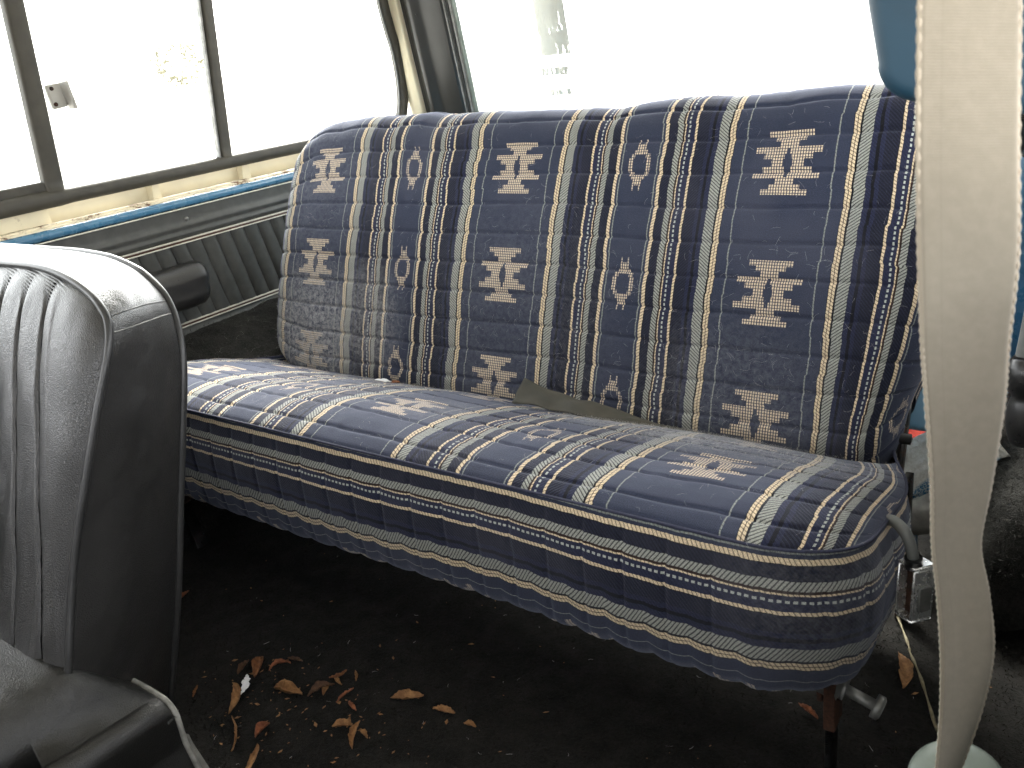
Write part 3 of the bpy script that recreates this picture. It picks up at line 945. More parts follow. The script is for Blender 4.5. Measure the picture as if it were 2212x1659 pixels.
Zg = Zg + .012 * vnoise(Xg2 * 5 + 2, Yg * 5, 52) * exf[:, None] * sstep(0, .12, T)[None, :]
def taper(x, y): return .455 + (x - .455) * (1 - .085 * sstep(-.30, -.06, y) ** 1.3)
P = np.stack([taper(Xg2, Yg), Yg, Zg], 2)
mid = P[:, 60]
du = np.concatenate([[0], np.cumsum(np.linalg.norm(np.diff(mid, axis=0), axis=1))])
u2_ = du - np.interp(.461, xs2, du)
u2_ = u2_ + .04 * np.maximum(0, u2_ - .43)
Ug = np.broadcast_to(u2_[:, None], Yg.shape)
v_m = np.interp(-.365, pr[:, 0], parc)
Vg = np.broadcast_to((parc - v_m)[None, :], Yg.shape) + 0 * Yg
h, gr, kk = quilt(Ug, Vg + .010, .75, 61)
nr = normals(P); nr *= np.sign(nr[200, 60, 2])
fz = (exf[:, None] * sstep(0, .06, T)[None, :])
P2 = P + nr * (h * fz)[:, :, None]
UV = np.stack([(Ug + .0016 * vnoise(kk * 3.1 + 0 * Ug, Ug * 9, 71) * 2) / D, Vg * .93 / D], 2)
top = child(grid('seat_top', P2, M_SEAT, uv=UV, flip=normals(P)[200, 60, 2] < 0), bench)
top['label'] = 'striped seat top with felted white lint towards the back'
TP, TN = P2, nr

# border that wraps front and ends
out = []
for y_ in np.linspace(-.06, YF + RC, 40, endpoint=False): out.append((SL, y_, -1, 0))
for a in np.linspace(0, np.pi / 2, 24, endpoint=False):
    out.append((SL + RC - RC * math.cos(a), YF + RC - RC * math.sin(a), -math.cos(a), -math.sin(a)))
for x_ in np.linspace(SL + RC, SR - RC, 420, endpoint=False): out.append((x_, YF, 0, -1))
for a in np.linspace(0, np.pi / 2, 24, endpoint=False):
    out.append((SR - RC + RC * math.sin(a), YF + RC - RC * math.cos(a), math.sin(a), -math.cos(a)))
for y_ in np.linspace(YF + RC, -.06, 60): out.append((SR, y_, 1, 0))
out = np.array(out)
Ls = np.concatenate([[0], np.cumsum(np.linalg.norm(np.diff(out[:, :2], axis=0), axis=1))])
out[:, 0] = taper(out[:, 0], out[:, 1])
wob = .006 * vnoise(out[:, 0] * 4, out[:, 0] * 0, 51) * (out[:, 3] < -.99)
out[:, 1] += wob
ss = np.linspace(0, .215, 110)
HB_ = .168
P = np.zeros((len(out), len(ss), 3))
side = np.clip(np.abs(out[:, 2]), 0, 1)
for j, s_ in enumerate(ss):
    q = s_ / HB_
    bulge = .012 * math.sin(math.pi * min(1, q) ** .85) - .002
    tuck = -.0 if q < .86 else -((q - .86) ** 1.5) * .26
    o_ = bulge + tuck * (1 + .4 * side) - .012 * side * q * q
    dz = s_ if q < .92 else HB_ * .92 + (s_ - HB_ * .92) * max(.12, 1 - (q - .92) * 3)
    P[:, j, 0] = out[:, 0] + out[:, 2] * o_
    P[:, j, 1] = out[:, 1] + out[:, 3] * o_
    P[:, j, 2] = zs(out[:, 1]) - dz
Lg = np.broadcast_to(Ls[:, None], P.shape[:2]); Sgd = np.broadcast_to(ss[None, :], P.shape[:2])
ph = np.abs(((Lg / QS) % 1) - .5) * 2            # 0 mid-channel, 1 at a seam
scal = (1 - ph ** 2)
P[:, :, 2] -= .0055 * scal * sstep(.04, .15, Sgd) * (.6 + .8 * (vnoise(Lg * 9, 0 * Lg, 81) + .5))
P[:, :, 2] += .010 * vnoise(Lg * 2.7, Lg * 0, 83) * sstep(.0, .15, Sgd)
h, gr, kk = quilt(Sgd + 3, Lg + QS / 2, .55, 85)
outn = np.stack([np.broadcast_to(out[:, 2:3], P.shape[:2]), np.broadcast_to(out[:, 3:4], P.shape[:2]), np.zeros(P.shape[:2])], 2)
P = P + outn * (h * sstep(0, .03, Sgd) + .011 * vnoise(Lg * 5, Sgd * 10, 84))[:, :, None]
UV = np.stack([.882 - (Sgd * .91 + np.maximum(0, Sgd - .135) * .9) / D, (Lg - .13) / D], 2)
nb_ = normals(P)
fl = (nb_[300, 30] @ outn[300, 30]) < 0
border = child(grid('seat_border', P, M_BORD, uv=UV, flip=fl), bench)
border['label'] = 'striped front border of the seat with stripes running along it'
# welt seam
wp = np.stack([out[:, 0] + out[:, 2] * .0005, out[:, 1] + out[:, 3] * .0005, zs(out[:, 1]) + .0005], 1)[::2]
child(tube('seam_welt', wp, .0017, M_WELT, None, 8), bench)
# underside pan, backrest shell, hinges, feet
child(box('seat_pan', (-.06, -.43, -.395), (.97, -.06, -.372), M_BLKP, None, .004, 1), bench)
Rb = Matrix.Rotation(-REC, 3, 'X')
cc = -.10 * eh + (-TH - .010) * en
child(box('back_shell', (XL + .02, cc[1] - .010, cc[2] - .225), (XR + .004, cc[1] + .010, cc[2] + .16), M_BLUEL, None, .009, 3, Rb), bench)
def bar(name, p0, p1, wd, thk, mat, par, side=(1, 0, 0), bev=.002):
    p0 = np.array(p0, float); p1 = np.array(p1, float)
    t = p1 - p0; t /= np.linalg.norm(t)
    s_ = np.array(side, float); s_ -= t * (s_ @ t); s_ /= np.linalg.norm(s_)
    n_ = np.cross(t, s_)
    o = sweep(name, [p0, (p0 + p1) / 2, p1], rrect(thk, wd, min(bev, thk * .4), 3), mat, None, (s_, n_))
    return child(o, par)
for xh in (1.009, -.118):
    bar('hinge_strap', (xh, -.020, -.20), (xh + .004, -.115, -.46), .016, .007, M_STRAP, bench)
    bar('hinge_bracket', (xh - .004, -.075, -.335), (xh + .000, -.128, -.44), .022, .010, M_STRAP, bench)
    V, F = tubem([(xh - .01, -.078, -.325), (xh + .012, -.078, -.325), (xh + .013, -.078, -.325)], [.007, .007, .003], 14)
    child(mesh('hinge_pivot', V, F, M_BLKP), bench)
for xf in (1.020, -.09):
    bar('foot', (xf, -.405, -.398), (xf, -.397, -.505), .030, .012, M_RUSTS, bench)
    bar('foot_leg_shaded', (xf - .001, -.396, -.506), (xf - .003, -.385, -.605), .022, .008, M_BLKP, bench)  # leg coloured black to stand in for the shade under the bench
    bar('foot', (xf - .016, -.385, -.398), (xf - .016, -.378, -.490), .026, .006, M_RUSTS, bench)
    V, F = tubem([(xf - .02, -.40, -.448), (xf + .008, -.40, -.455), (xf + .0085, -.40, -.455), (xf + .013, -.40, -.4563)], [.0155, .0155, .012, .012], 16)
    child(mesh('pivot_washer', V, F, M_STEEL), bench)
    ax_ = np.array([.042, 0, -.013])
    b0 = np.array([xf + .010, -.40, -.4555])
    V, F = tubem([b0, b0 + ax_ * .70, b0 + ax_ * .71, b0 + ax_ * .86, b0 + ax_ * .90], [.0058, .0058, .0125, .0125, .010], 18)
    child(mesh('pivot_pin', V, F, M_STEEL), bench)
    bar('rear_leg', (xf, -.075, -.38), (xf, -.06, -.605), .028, .010, M_STRAP, bench)

# ------------------------------------------------------------------ things on the bench
def ribbon(name, Ltop, Lbot, mat, th=.0018, n=50, m=9, parent=None, wav=0, uvs=False, seed=0):
    a = spline(Ltop, n); b = spline(Lbot, n)
    t = np.linspace(0, 1, m)[None, :, None]
    P = a[:, None, :] * (1 - t) + b[:, None, :] * t
    nr = normals(P)
    if wav:
        ii, jj = np.meshgrid(np.linspace(0, 1, n), np.linspace(0, 1, m), indexing='ij')
        P = P + nr * (wav * vnoise(ii * 9, jj * 2.3, 90 + seed) * 2)[:, :, None]
        nr = normals(P)
    Pf = P + nr * th / 2; Pb = P - nr * th / 2
    V = np.vstack([Pf.reshape(-1, 3), Pb.reshape(-1, 3)])
    F = gridf(n, m).tolist() + gridf(n, m, off=n * m, flip=True).tolist()
    ring = [i * m for i in range(n)] + [(n - 1) * m + j for j in range(1, m)] + [i * m + m - 1 for i in range(n - 2, -1, -1)] + [j for j in range(m - 2, 0, -1)]
    for p, q in zip(ring, ring[1:] + ring[:1]): F.append([q, p, p + n * m, q + n * m])
    ln = np.concatenate([[0], np.cumsum(np.linalg.norm(np.diff((a + b) / 2, axis=0), axis=1))])
    U = np.stack([np.broadcast_to(np.linspace(0, 1, m)[None, :], (n, m)), np.broadcast_to(ln[:, None], (n, m))], 2).reshape(-1, 2)
    return mesh(name, V, F, mat, parent, np.vstack([U, U]))

st = [(.536, -.206, -.258), (.572, -.196, -.276), (.612, -.188, -.285), (.643, -.180, -.297), (.702, -.172, -.309), (.752, -.163, -.318), (.800, -.150, -.332)]
sb = [(.531, -.236, -.284), (.575, -.228, -.288), (.613, -.220, -.294), (.652, -.210, -.299), (.686, -.200, -.305), (.738, -.186, -.314), (.800, -.170, -.326)]
tag(ribbon('lap_belt_end', st, sb, M_WEB, .002, 60, 11, wav=.0045), 'grey-green lap belt webbing end poking up between seat and backrest', 'seat belt')
t2 = [(.205, -.150, -.330), (.235, -.152, -.327), (.27, -.156, -.325), (.306, -.158, -.327), (.318, -.150, -.334)]
b2 = [(.205, -.175, -.330), (.235, -.182, -.324), (.27, -.186, -.320), (.304, -.182, -.324), (.316, -.170, -.334)]
tag(ribbon('lap_belt_loop', t2, b2, M_WEB, .002, 40, 9, wav=.003, seed=4), 'small folded lap belt loop beside the white tag in the seat crease', 'seat belt')
tg1 = [(.160, -.150, -.338), (.19, -.150, -.329), (.222, -.152, -.326)]
tg2 = [(.158, -.176, -.331), (.19, -.180, -.325), (.220, -.182, -.321)]
tag(ribbon('cloth_tag', tg1, tg2, M_TAG, .0012, 24, 7, wav=.002, seed=6), 'bright white cloth tag lying in the seat crease', 'tag')

# pet hair on backrest and seat
def hairs(name, P, N, centre_fn, count, ln, mat, label):
    n, m = P.shape[:2]
    V = []; F = []
    tries = 0
    cnt = 0
    gi = RNG.integers(2, n - 2, count * 14); gj = RNG.integers(2, m - 2, count * 14); rr = RNG.random(count * 14)
    for i, j, r in zip(gi, gj, rr):
        p = P[i, j]
        if r > centre_fn(p): continue
        nn_ = N[i, j]
        d = np.cross(nn_, RNG.normal(size=3)); d /= np.linalg.norm(d) + 1e-9
        L = ln * RNG.uniform(.4, 1.3); k = RNG.uniform(-1.6, 1.6); lift = RNG.uniform(.0003, .003)
        s_ = np.cross(nn_, d)
        pts = []
        for q in range(5):
            t = q / 4; a = k * t
            pts.append(p + nn_ * (.0010 + lift * math.sin(math.pi * t)) + (d * math.sin(a) / (k if abs(k) > .05 else .05) + s_ * (1 - math.cos(a)) / (k if abs(k) > .05 else .05)) * L)
        w_ = RNG.uniform(.00004, .00008)
        base = len(V)
        for q, pt in enumerate(pts):
            tt = pts[min(q + 1, 4)] - pts[max(q - 1, 0)]
            sd = np.cross(tt, nn_); sd /= np.linalg.norm(sd) + 1e-9
            V.append(pt - sd * w_); V.append(pt + sd * w_)
        for q in range(4):
            F.append([base + 2 * q, base + 2 * q + 1, base + 2 * q + 3, base + 2 * q + 2])
        cnt += 1
        if cnt >= count: break
    o = mesh(name, V, F, mat)
    return tag(o, label, None, kind='stuff')
def bk_d(p):
    d = 0.04
    for (x, y, z, r, s_) in LINT_BACK: d = max(d, s_ * max(0, 1 - np.linalg.norm(p - np.array([x, y, z])) / (r * 1.15)) * 1.6)
    if p[2] < -.1: d = max(d, .10)
    if p[1] > .06 or p[2] > .07: d = 0
    return d
def st_d(p):
    d = 0.02
    for (x, y, z, r, s_) in LINT_SEAT: d = max(d, s_ * max(0, 1 - np.linalg.norm(p - np.array([x, y, z])) / r) * 1.4)
    return d
hairs('pet_hair', BP, BN, bk_d, 4200, .011, M_HAIR, 'pale pet hairs clinging to the striped backrest')
hairs('pet_hair', TP, TN, st_d, 5200, .009, M_HAIR, 'pale pet hairs matted on the seat top')
hairs('pet_hair', WP, WN, lambda p: .5, 260, .025, M_HAIR, 'pale pet hairs on the carpeted wheel house')

# ------------------------------------------------------------------ buckle at the right end of the bench
bk_ = thing('seat_belt_buckle', 'chrome seat belt buckle on a grey sleeve hanging at the bench end', 'buckle', loc=(1.08, -.36, -.34))
slv = spline([(1.040, -.340, -.292), (1.056, -.350, -.281), (1.0690, -.360, -.284), (1.0770, -.363, -.299), (1.0800, -.363, -.318)], 26)
P_, t_, N_, B_ = frames(slv)
V, F = tubem(slv, .0056, 12)
child(mesh('sleeve', V, F, M_GREYP), bk_)
V, F = tubem([(1.0792, -.364, -.308), (1.080, -.363, -.318)], .0085, 14); child(mesh('collar', V, F, M_BLKP), bk_)
Rk = Matrix.Rotation(math.radians(-38), 3, 'Z') @ Matrix.Rotation(math.radians(-4), 3, 'Y') @ Matrix.Rotation(math.radians(-4), 3, 'X')
ctr = Vector((1.078, -.366, -.3445))
def kbox(name, lo, hi, mat, bev, par):
    bm = bmesh.new(); bmesh.ops.create_cube(bm, size=1)
    s_ = Vector(hi) - Vector(lo); c_ = (Vector(hi) + Vector(lo)) / 2
    for v in bm.verts: v.co = Vector((v.co.x * s_.x, v.co.y * s_.y, v.co.z * s_.z)) + c_
    bmesh.ops.bevel(bm, geom=bm.edges[:], offset=bev, segments=3, affect='EDGES')
    bm.transform(Matrix.Translation(ctr) @ Rk.to_4x4())
    me = bpy.data.meshes.new(name); bm.to_mesh(me); bm.free()
    for p in me.polygons: p.use_smooth = True
    me.set_sharp_from_angle(angle=math.radians(45))
    me.materials.append(mat)
    o = bpy.data.objects.new(name, me); C.objects.link(o)
    return child(o, par)
# open box: four walls and a back, so the slot on the near face is a real slot
kbox('shell', (-.0115, -.006, .0265), (.0115, .019, .0300), M_CHROME, .0014, bk_)
kbox('shell', (-.0115, -.006, -.0300), (.0115, .019, -.0265), M_CHROME, .0014, bk_)
kbox('shell', (-.0115, -.006, -.0262), (-.0085, .019, .0262), M_CHROME, .0013, bk_)
kbox('shell', (.0085, -.006, -.0262), (.0115, .019, .0262), M_CHROME, .0013, bk_)
kbox('slot_back', (-.0083, .004, -.0262), (.0083, .019, .0262), M_RUSTS, .0005, bk_)
kbox('release_button', (.0117, -.001, -.017), (.0145, .014, .010), M_STEEL, .0012, bk_)

# ------------------------------------------------------------------ beige shoulder belt, near the camera
beltL = [(1.112, -.700, .30), (1.116, -.700, .208), (1.118, -.700, .182), (1.121, -.700, .125), (1.122, -.684, .069), (1.124, -.670, .018), (1.127, -.662, -.020), (1.131, -.651, -.071), (1.133, -.642, -.116), (1.137, -.635, -.154), (1.141, -.627, -.201), (1.143, -.618, -.254), (1.143, -.610, -.313), (1.141, -.606, -.345)]
beltR = [(1.145, -.667, .296), (1.150, -.668, .204), (1.152, -.668, .177), (1.157, -.670, .120), (1.161, -.658, .064), (1.160, -.641, .012), (1.160, -.629, -.028), (1.157, -.614, -.084), (1.154, -.604, -.132), (1.161, -.598, -.170), (1.167, -.591, -.218), (1.164, -.582, -.275), (1.155, -.574, -.341), (1.150, -.568, -.375)]
belt = thing('shoulder_belt', 'beige shoulder belt webbing hanging down the right of the picture', 'seat belt', loc=(1.143, -.61, -.34))
def rib2(name, n=180, m=13):
    a = spline(beltL, n); b = spline(beltR, n)
    return a, b
a_, b_2 = rib2('x')
web_o = child(ribbon('webbing', beltL, beltR, M_BELT, .0016, 180, 17, wav=.0006), belt)
for L_ in (beltL, beltR):
    pth = spline(L_, 360)
    k_ = np.arange(360)
    child(tube('selvedge', pth, .0010 + .0003 * np.sin(k_ * 1.9), M_BELT, None, 6), web_o)
# round anchor cap below it
cap = thing('belt_anchor_cap', 'round pale grey-green plastic cap at the foot of the beige belt', 'anchor cap', loc=(1.150, -.585, -.36))
cc = np.array([1.1535, -.578, -.352])
nn_ = np.array([-.10, -.35, .93]); nn_ /= np.linalg.norm(nn_)
pts = [cc - nn_ * .012, cc - nn_ * .004, cc, cc + nn_ * .004, cc + nn_ * .0062, cc + nn_ * .0064]
V, F = tubem(pts, [.034, .034, .0335, .0305, .020, .001], 40)
child(mesh('cap', V, F, M_DISC), cap)
kk_ = cc + nn_ * .006 + np.array([-.012, -.004, 0])
V, F = tubem([kk_ - nn_ * .001, kk_ + nn_ * .0025, kk_ + nn_ * .003], [.0042, .0042, .0005], 12)
child(mesh('slot_plug', V, F, M_BLUED), cap)
bar('stalk', cc - nn_ * .013, (1.19, -.54, -.60), .03, .012, M_GREYP, cap)

# ------------------------------------------------------------------ blue rounded panel, top right
def rounded_slab(name, outline, yb, yf, mat, parent, lean_=0.0, bev=.012):
    bm = bmesh.new()
    vs = [bm.verts.new((x, yf, z)) for x, z in outline]
    f = bm.faces.new(vs)
    ex = bmesh.ops.extrude_face_region(bm, geom=[f])
    for v in [g_ for g_ in ex['geom'] if isinstance(g_, bmesh.types.BMVert)]: v.co.y = yb
    bm.normal_update()
    bmesh.ops.recalc_face_normals(bm, faces=bm.faces[:])
    ed = [e_ for e_ in bm.edges if abs(e_.verts[0].co.y - e_.verts[1].co.y) < 1e-6]
    bmesh.ops.bevel(bm, geom=ed, offset=bev, segments=5, affect='EDGES', profile=.5)
    me = bpy.data.meshes.new(name); bm.to_mesh(me); bm.free()
    for p in me.polygons: p.use_smooth = True
    me.materials.append(mat)
    o = bpy.data.objects.new(name, me); C.objects.link(o)
    return child(o, parent)
hr = thing('blue_pillar_cover', 'blue rounded pillar cover hanging at the top right behind the beige belt', 'pillar cover', loc=(1.12, -.42, .1))
Yb = -.42
ol = [(1.010, .40), (1.026, .19), (1.0365, .140)]
for t in np.linspace(0, 1, 9):
    a = math.radians(190 + 75 * t)
    ol.append((1.0365 + .034 + .034 * math.cos(a) - .0006, .128 + .022 + .0315 * math.sin(a) - .008))
ol += [(1.105, .104), (1.20, .088), (1.215, .40)]
rounded_slab('cover', ol, Yb + .05, Yb, M_BLUED, hr, bev=.012)

# ------------------------------------------------------------------ things right of the bench
rb = thing('red_card_box', 'red printed card box behind the right end of the bench', 'box', loc=(1.01, .16, -.4))
Rr_ = Matrix.Rotation(math.radians(10), 3, 'Z')
child(box('lower_panel', (.962, .130, -.48), (1.085, .20, -.3715), M_RED, None, .002, 1, Rr_), rb)
child(box('upper_panel', (.962, .131, -.370), (1.085, .199, -.338), M_GREYC, None, .002, 1, Rr_), rb)
child(box('blue_lip', (.964, .1305, -.3375), (1.083, .1985, -.332), M_BLUEL, None, .001, 1, Rr_), rb)
for i, (z_, w_) in enumerate(((-.384, .05), (-.392, .035), (-.399, .045))):
    child(box('print_line', (.985, .1195, z_ - .001), (.985 + w_, .1215, z_ + .001), M_DKPR, None, .0002, 1, Rr_), rb)

# white towel with a blue woven edge, bent over a grey roll
tow = thing('towel', 'white towel with blue woven edge slumped beside the bench end', 'towel', loc=(1.02, .06, -.5))
n, m = 70, 40
ii, jj = np.meshgrid(np.linspace(0, 1, n), np.linspace(0, 1, m), indexing='ij')
base = spline([(1.085, .095, -.372), (1.050, .080, -.366), (1.005, .066, -.388), (.970, .052, -.418), (.956, .040, -.46), (.965, .03, -.51)], n)
P = base[:, None, :] + jj[:, :, None] * np.array([.060, .030, -.085])[None, None, :] + .010 * np.sin(jj * 3)[:, :, None] * np.array([0, -1., .3])
P = P + normals(P) * (.008 * vnoise(ii * 7, jj * 4, 7) + .003 * vnoise(ii * 22, jj * 16, 8))[:, :, None]
def towel_mat():
    m_, nt, b = newmat('white_towelling')
    co = objco(nt)
    uvn = nt.nodes.new('ShaderNodeUVMap'); uvn.uv_map = 'UVMap'
    sp = nt.nodes.new('ShaderNodeSeparateXYZ'); nt.links.new(uvn.outputs[0], sp.inputs[0]); v = Ex(nt, sp.outputs[1])
    n1 = noise(nt, co, 260, 3, .7)
    chk = noise(nt, co, 420, 2, .5).ss(.42, .58)
    c = mix(nt, n1.ss(.3, .7), (.74, .72, .66), (.92, .91, .87))
    blue = mix(nt, chk, (.05, .22, .42), (.62, .70, .72))
    c = mix(nt, v.ss(.60, .66), c, blue)
    nt.links.new(c, b.inputs['Base Color']); b.inputs['Roughness'].default_value = 1
    bump(nt, b, n1, .8, .003)
    return m_
child(grid('cloth', P, towel_mat(), uv=np.stack([ii, jj], 2)), tow)
rl = tag(tube('rolled_rag', [(1.00, .02, -.50), (1.03, .03, -.49), (1.06, .05, -.475), (1.085, .07, -.47)], [.022, .027, .027, .02], M_ROPEG, None, 18), 'grey rolled rag under the white towel by the bench end', 'rag')

lev = thing('grip_lever', 'black bulbous grip on a grey lever at the right picture edge', 'lever', loc=(1.15, -.3, -.2))
V, F = tubem(spline([(1.151, -.30, -.035), (1.149, -.30, -.085), (1.146, -.30, -.128)], 14), .0085, 12); child(mesh('lever_tube', V, F, M_GREYP), lev)
zz = np.linspace(0, 1, 30)
rad = .0085 + .0075 * np.sin(np.pi * np.clip(zz / .45, 0, 1)) ** .8 + .0065 * np.sin(np.pi * np.clip((zz - .42) / .58, 0, 1)) ** .7
rad[-1] = .003
V, F = tubem(np.array([(1.1465 + .006 * z_, -.30, -.118 - .088 * z_) for z_ in zz]), rad, 20); child(mesh('grip', V, F, M_BLKP), lev)
bar('lever_arm', (1.151, -.30, -.036), (1.19, -.28, .02), .02, .01, M_GREYP, lev)

# ------------------------------------------------------------------ front bucket seat
fs = thing('front_seat', 'black vinyl front seat with pleated face and piping, left foreground', 'car seat', loc=(.1, -.75, FLOOR))
fo = [(-.22, -.672, .008), (-.10, -.670, .010), (.06, -.670, .010), (.153, -.670, .010), (.239, -.671, .010), (.297, -.674, .003), (.342, -.679, -.009), (.369, -.685, -.021), (.382, -.690, -.034), (.388, -.702, -.060), (.384, -.726, -.11), (.379, -.758, -.18), (.377, -.786, -.24), (.381, -.809, -.291), (.392, -.838, -.353), (.40, -.872, -.43), (.40, -.90, -.49)]
ro = [(-.26, -.564, -.005), (-.16, -.564, -.005), (-.02, -.564, -.0045), (.06, -.564, -.004), (.122, -.564, -.004), (.175, -.565, -.006), (.209, -.566, -.009), (.245, -.568, -.016), (.273, -.571, -.024), (.313, -.578, -.045), (.337, -.588, -.074), (.350, -.602, -.116), (.352, -.624, -.183), (.352, -.644, -.243), (.354, -.680, -.35), (.350, -.706, -.43), (.345, -.735, -.51)]
Fo, _ = resample(spline(fo, 240), 200); Ro, _ = resample(spline(ro, 240), 200)
# boxing band between the two outlines, crowned a little
m = 36
tt = np.linspace(0, 1, m)
P = Fo[:, None, :] * (1 - tt)[None, :, None] + Ro[:, None, :] * tt[None, :, None]
nr = normals(P)
cen = np.array([.1, -.68, -.2])
sg = np.sign(((P - cen) * nr).sum(2).mean()); nr *= sg
ii, jj = np.meshgrid(np.linspace(0, 1, 200), tt, indexing='ij')
P = P + nr * (.0085 * np.sin(np.pi * tt)[None, :] ** .8 + .004 * vnoise(ii * 14, jj * 3, 3) * np.sin(np.pi * tt)[None, :] + .002 * vnoise(ii * 60, jj * 7, 5) * np.sin(np.pi * tt)[None, :])[:, :, None]
band_o = child(grid('side_band', P, M_VINYL, flip=sg < 0), fs)
BAND = P
# stitched cross seam on the band
k_ = int(np.argmin(np.abs(Fo[:, 0] - .378) + (Fo[:, 2] > -.02) * 9 + (Fo[:, 2] < -.06) * 9))
for dz in (0, 3):
    pth = BAND[k_ + dz, 2:-2] + nr[k_ + dz, 2:-2] * .0004
    child(tube('band_stitching', pth, .0006, M_PIPEW if dz else M_PIPE, None, 5), band_o)
child(tube('front_piping', Fo + nr[:, 0] * .0015, .0042, M_PIPE, None, 10), fs)
child(tube('rear_welt', Ro + nr[:, -1] * .001, .0046, M_PIPE, None, 10), fs)
# pleated face panel
ef = np.array([0, -.418, -.908]); nf = np.array([0, -.908, .418])
n, m = 420, 150
tops = np.linspace(0, 1, m)
xs3 = np.linspace(-.22, .40, n)
P = np.zeros((n, m, 3))
# right limit of the panel at each depth follows the piping
wz = ((Fo - np.array([.15, -.670, .010])) @ ef)
order = np.argsort(wz[80:]); wq = wz[80:][order]; xq = Fo[80:, 0][order]
Lmax = .52
for j, t in enumerate(tops):
    wd = t * Lmax
    xr = np.interp(wd, wq, xq)
    top_drop = 0
    xr = min(xr, np.interp(wd, [0, .002, .010, .024, .04], [.24, .27, .315, .352, .385])) if wd < .04 else xr
    x = -.22 + (xr + .22) * np.linspace(0, 1, n)
    sx = x - .21 * max(0, wd) * np.clip((x + .1) / .3, 0, 1)        # pleat lines splay downward
    edge = np.minimum((xr - x), .5)
    topd = wd
    crown_ = .028 * (1 - np.exp(-np.maximum(edge, 0) / .022)) * (1 - math.exp(-topd / .03))
    ph = ((sx - .014) / .0445)
    dist = np.abs(ph - np.round(ph)) * .0445
    inside = 1 - sstep(.297, .303, sx)
    groove = -.0032 * np.exp(-(dist / .0024) ** 2) * inside * (1 - math.exp(-topd / .015))
    pf = .0012 * np.sqrt(np.clip(dist / .02, 0, 1)) * inside
    hgt = crown_ * .75 + groove * 1.25 + pf + .004 * vnoise(x * 14, wd * 9 + 0 * x, 31) + .0022 * vnoise(x * 60, wd * 22 + 0 * x, 32)
    b0 = np.array([0, -.670, .010])
    P[:, j] = np.stack([x, np.zeros(n), np.zeros(n)], 1) + b0 + wd * ef + hgt[:, None] * nf
FACE = P
face_o = child(grid('pleated_face', P, M_VINYL, flip=(normals(P)[120, 80] @ nf) < 0), fs)
for c_ in (-2, -1, 0, 1, 2, 3, 4, 5, 6):
    want = c_ * .0445 + .014
    pth = []
    for j in range(4, m, 2):
        wd = tops[j] * Lmax
        x = FACE[:, j, 0]
        sx = x - .21 * wd * np.clip((x + .1) / .3, 0, 1)
        i = int(np.argmin(np.abs(sx - want)))
        if i < n - 4: pth.append(FACE[i, j] + nf * .0008)
    child(tube('pleat_seam_shade', spline(pth, 60), .0015, M_SEAMSHADE, None, 6), face_o)  # black seam tubes paint the shade of the pleat grooves
# back shell closing the seat
P = Ro[:, None, :] * (1 - tt)[None, :, None] + (np.array([-.26, 0, 0]) + Ro * np.array([0, 1, 1]))[:, None, :] * tt[None, :, None]
P[:, :, 1] += (.012 * np.sin(np.pi * np.clip(tt * 1.2, 0, 1)))[None, :]
child(grid('back_panel', P, M_VINYL), fs)
# cushion
n, m = 120, 110
yy = np.linspace(-1.25, -.775, n)
prof = []
for t in np.linspace(0, 1, m):
    if t < .55:
        q = t / .55
        prof.append((-.25 + .682 * q, 0.066 * (1 - math.exp(-.682 * (1 - q) / .018))))
    else:
        q = (t - .55) / .45
        a = min(1, q / .35) * math.pi / 2
        prof.append((.432 + .020 * math.sin(a) + .07 * max(0, q - .55), -.020 * (1 - math.cos(a)) - max(0, q - .35) / .65 * .135))
prof = np.array(prof)
P = np.zeros((n, m, 3))
for i in range(n):
    d = yy[-1] - yy[i]
    edge = .010 * math.exp(-d / .014)
    cr_ = .012 * math.sin(min(1, d / .3) * math.pi / 2)
    P[i, :, 0] = prof[:, 0] - edge * .3
    P[i, :, 1] = yy[i]
    P[i, :, 2] = -.410 + np.where(prof[:, 1] > 0, prof[:, 1] * float(sstep(-.01, .075, d)), prof[:, 1]) + cr_ - edge * (prof[:, 1] > -.02)
nr = normals(P); nr *= np.sign(nr[60, 20, 2])
Xc, Yc = P[:, :, 0], P[:, :, 1]
wr = .012 * vnoise(Xc * 11 + P[:, :, 2] * 14, Yc * 9, 61) + .007 * np.sin((Xc * 26 + Yc * 34 + P[:, :, 2] * 22)) * (.5 + vnoise(Xc * 7, Yc * 7, 62)) + .003 * vnoise(Xc * 40, Yc * 40 + P[:, :, 2] * 40, 63)
wr = wr * np.clip((yy[-1] - Yc) / .05, .12, 1)
P = P + nr * wr[:, :, None]
child(grid('cushion', P, M_VINYL2, flip=normals(P)[60, 20, 2] < 0), fs)
edge = P[-1]
child(tube('cushion_piping', edge[20:] + np.array([.0005, .001, .001]), .0030, M_PIPEW, None, 9), fs)
# pale backing flap below the rear edge of the cushion
V = []
e0 = edge[84:]
for k_, p in enumerate(e0):
    f_ = k_ / (len(e0) - 1)
    V.append(p + np.array([.000, .004, -.003])); V.append(p + np.array([.001 + .009 * f_, .007 + .009 * f_, -.006]))
child(mesh('backing_flap', V, gridf(len(e0), 2).tolist(), M_ROPEG), fs)
child(box('seat_base', (-.2, -1.2, FLOOR - .005), (.36, -.80, -.50), M_BLKP, None, .01, 2), fs)

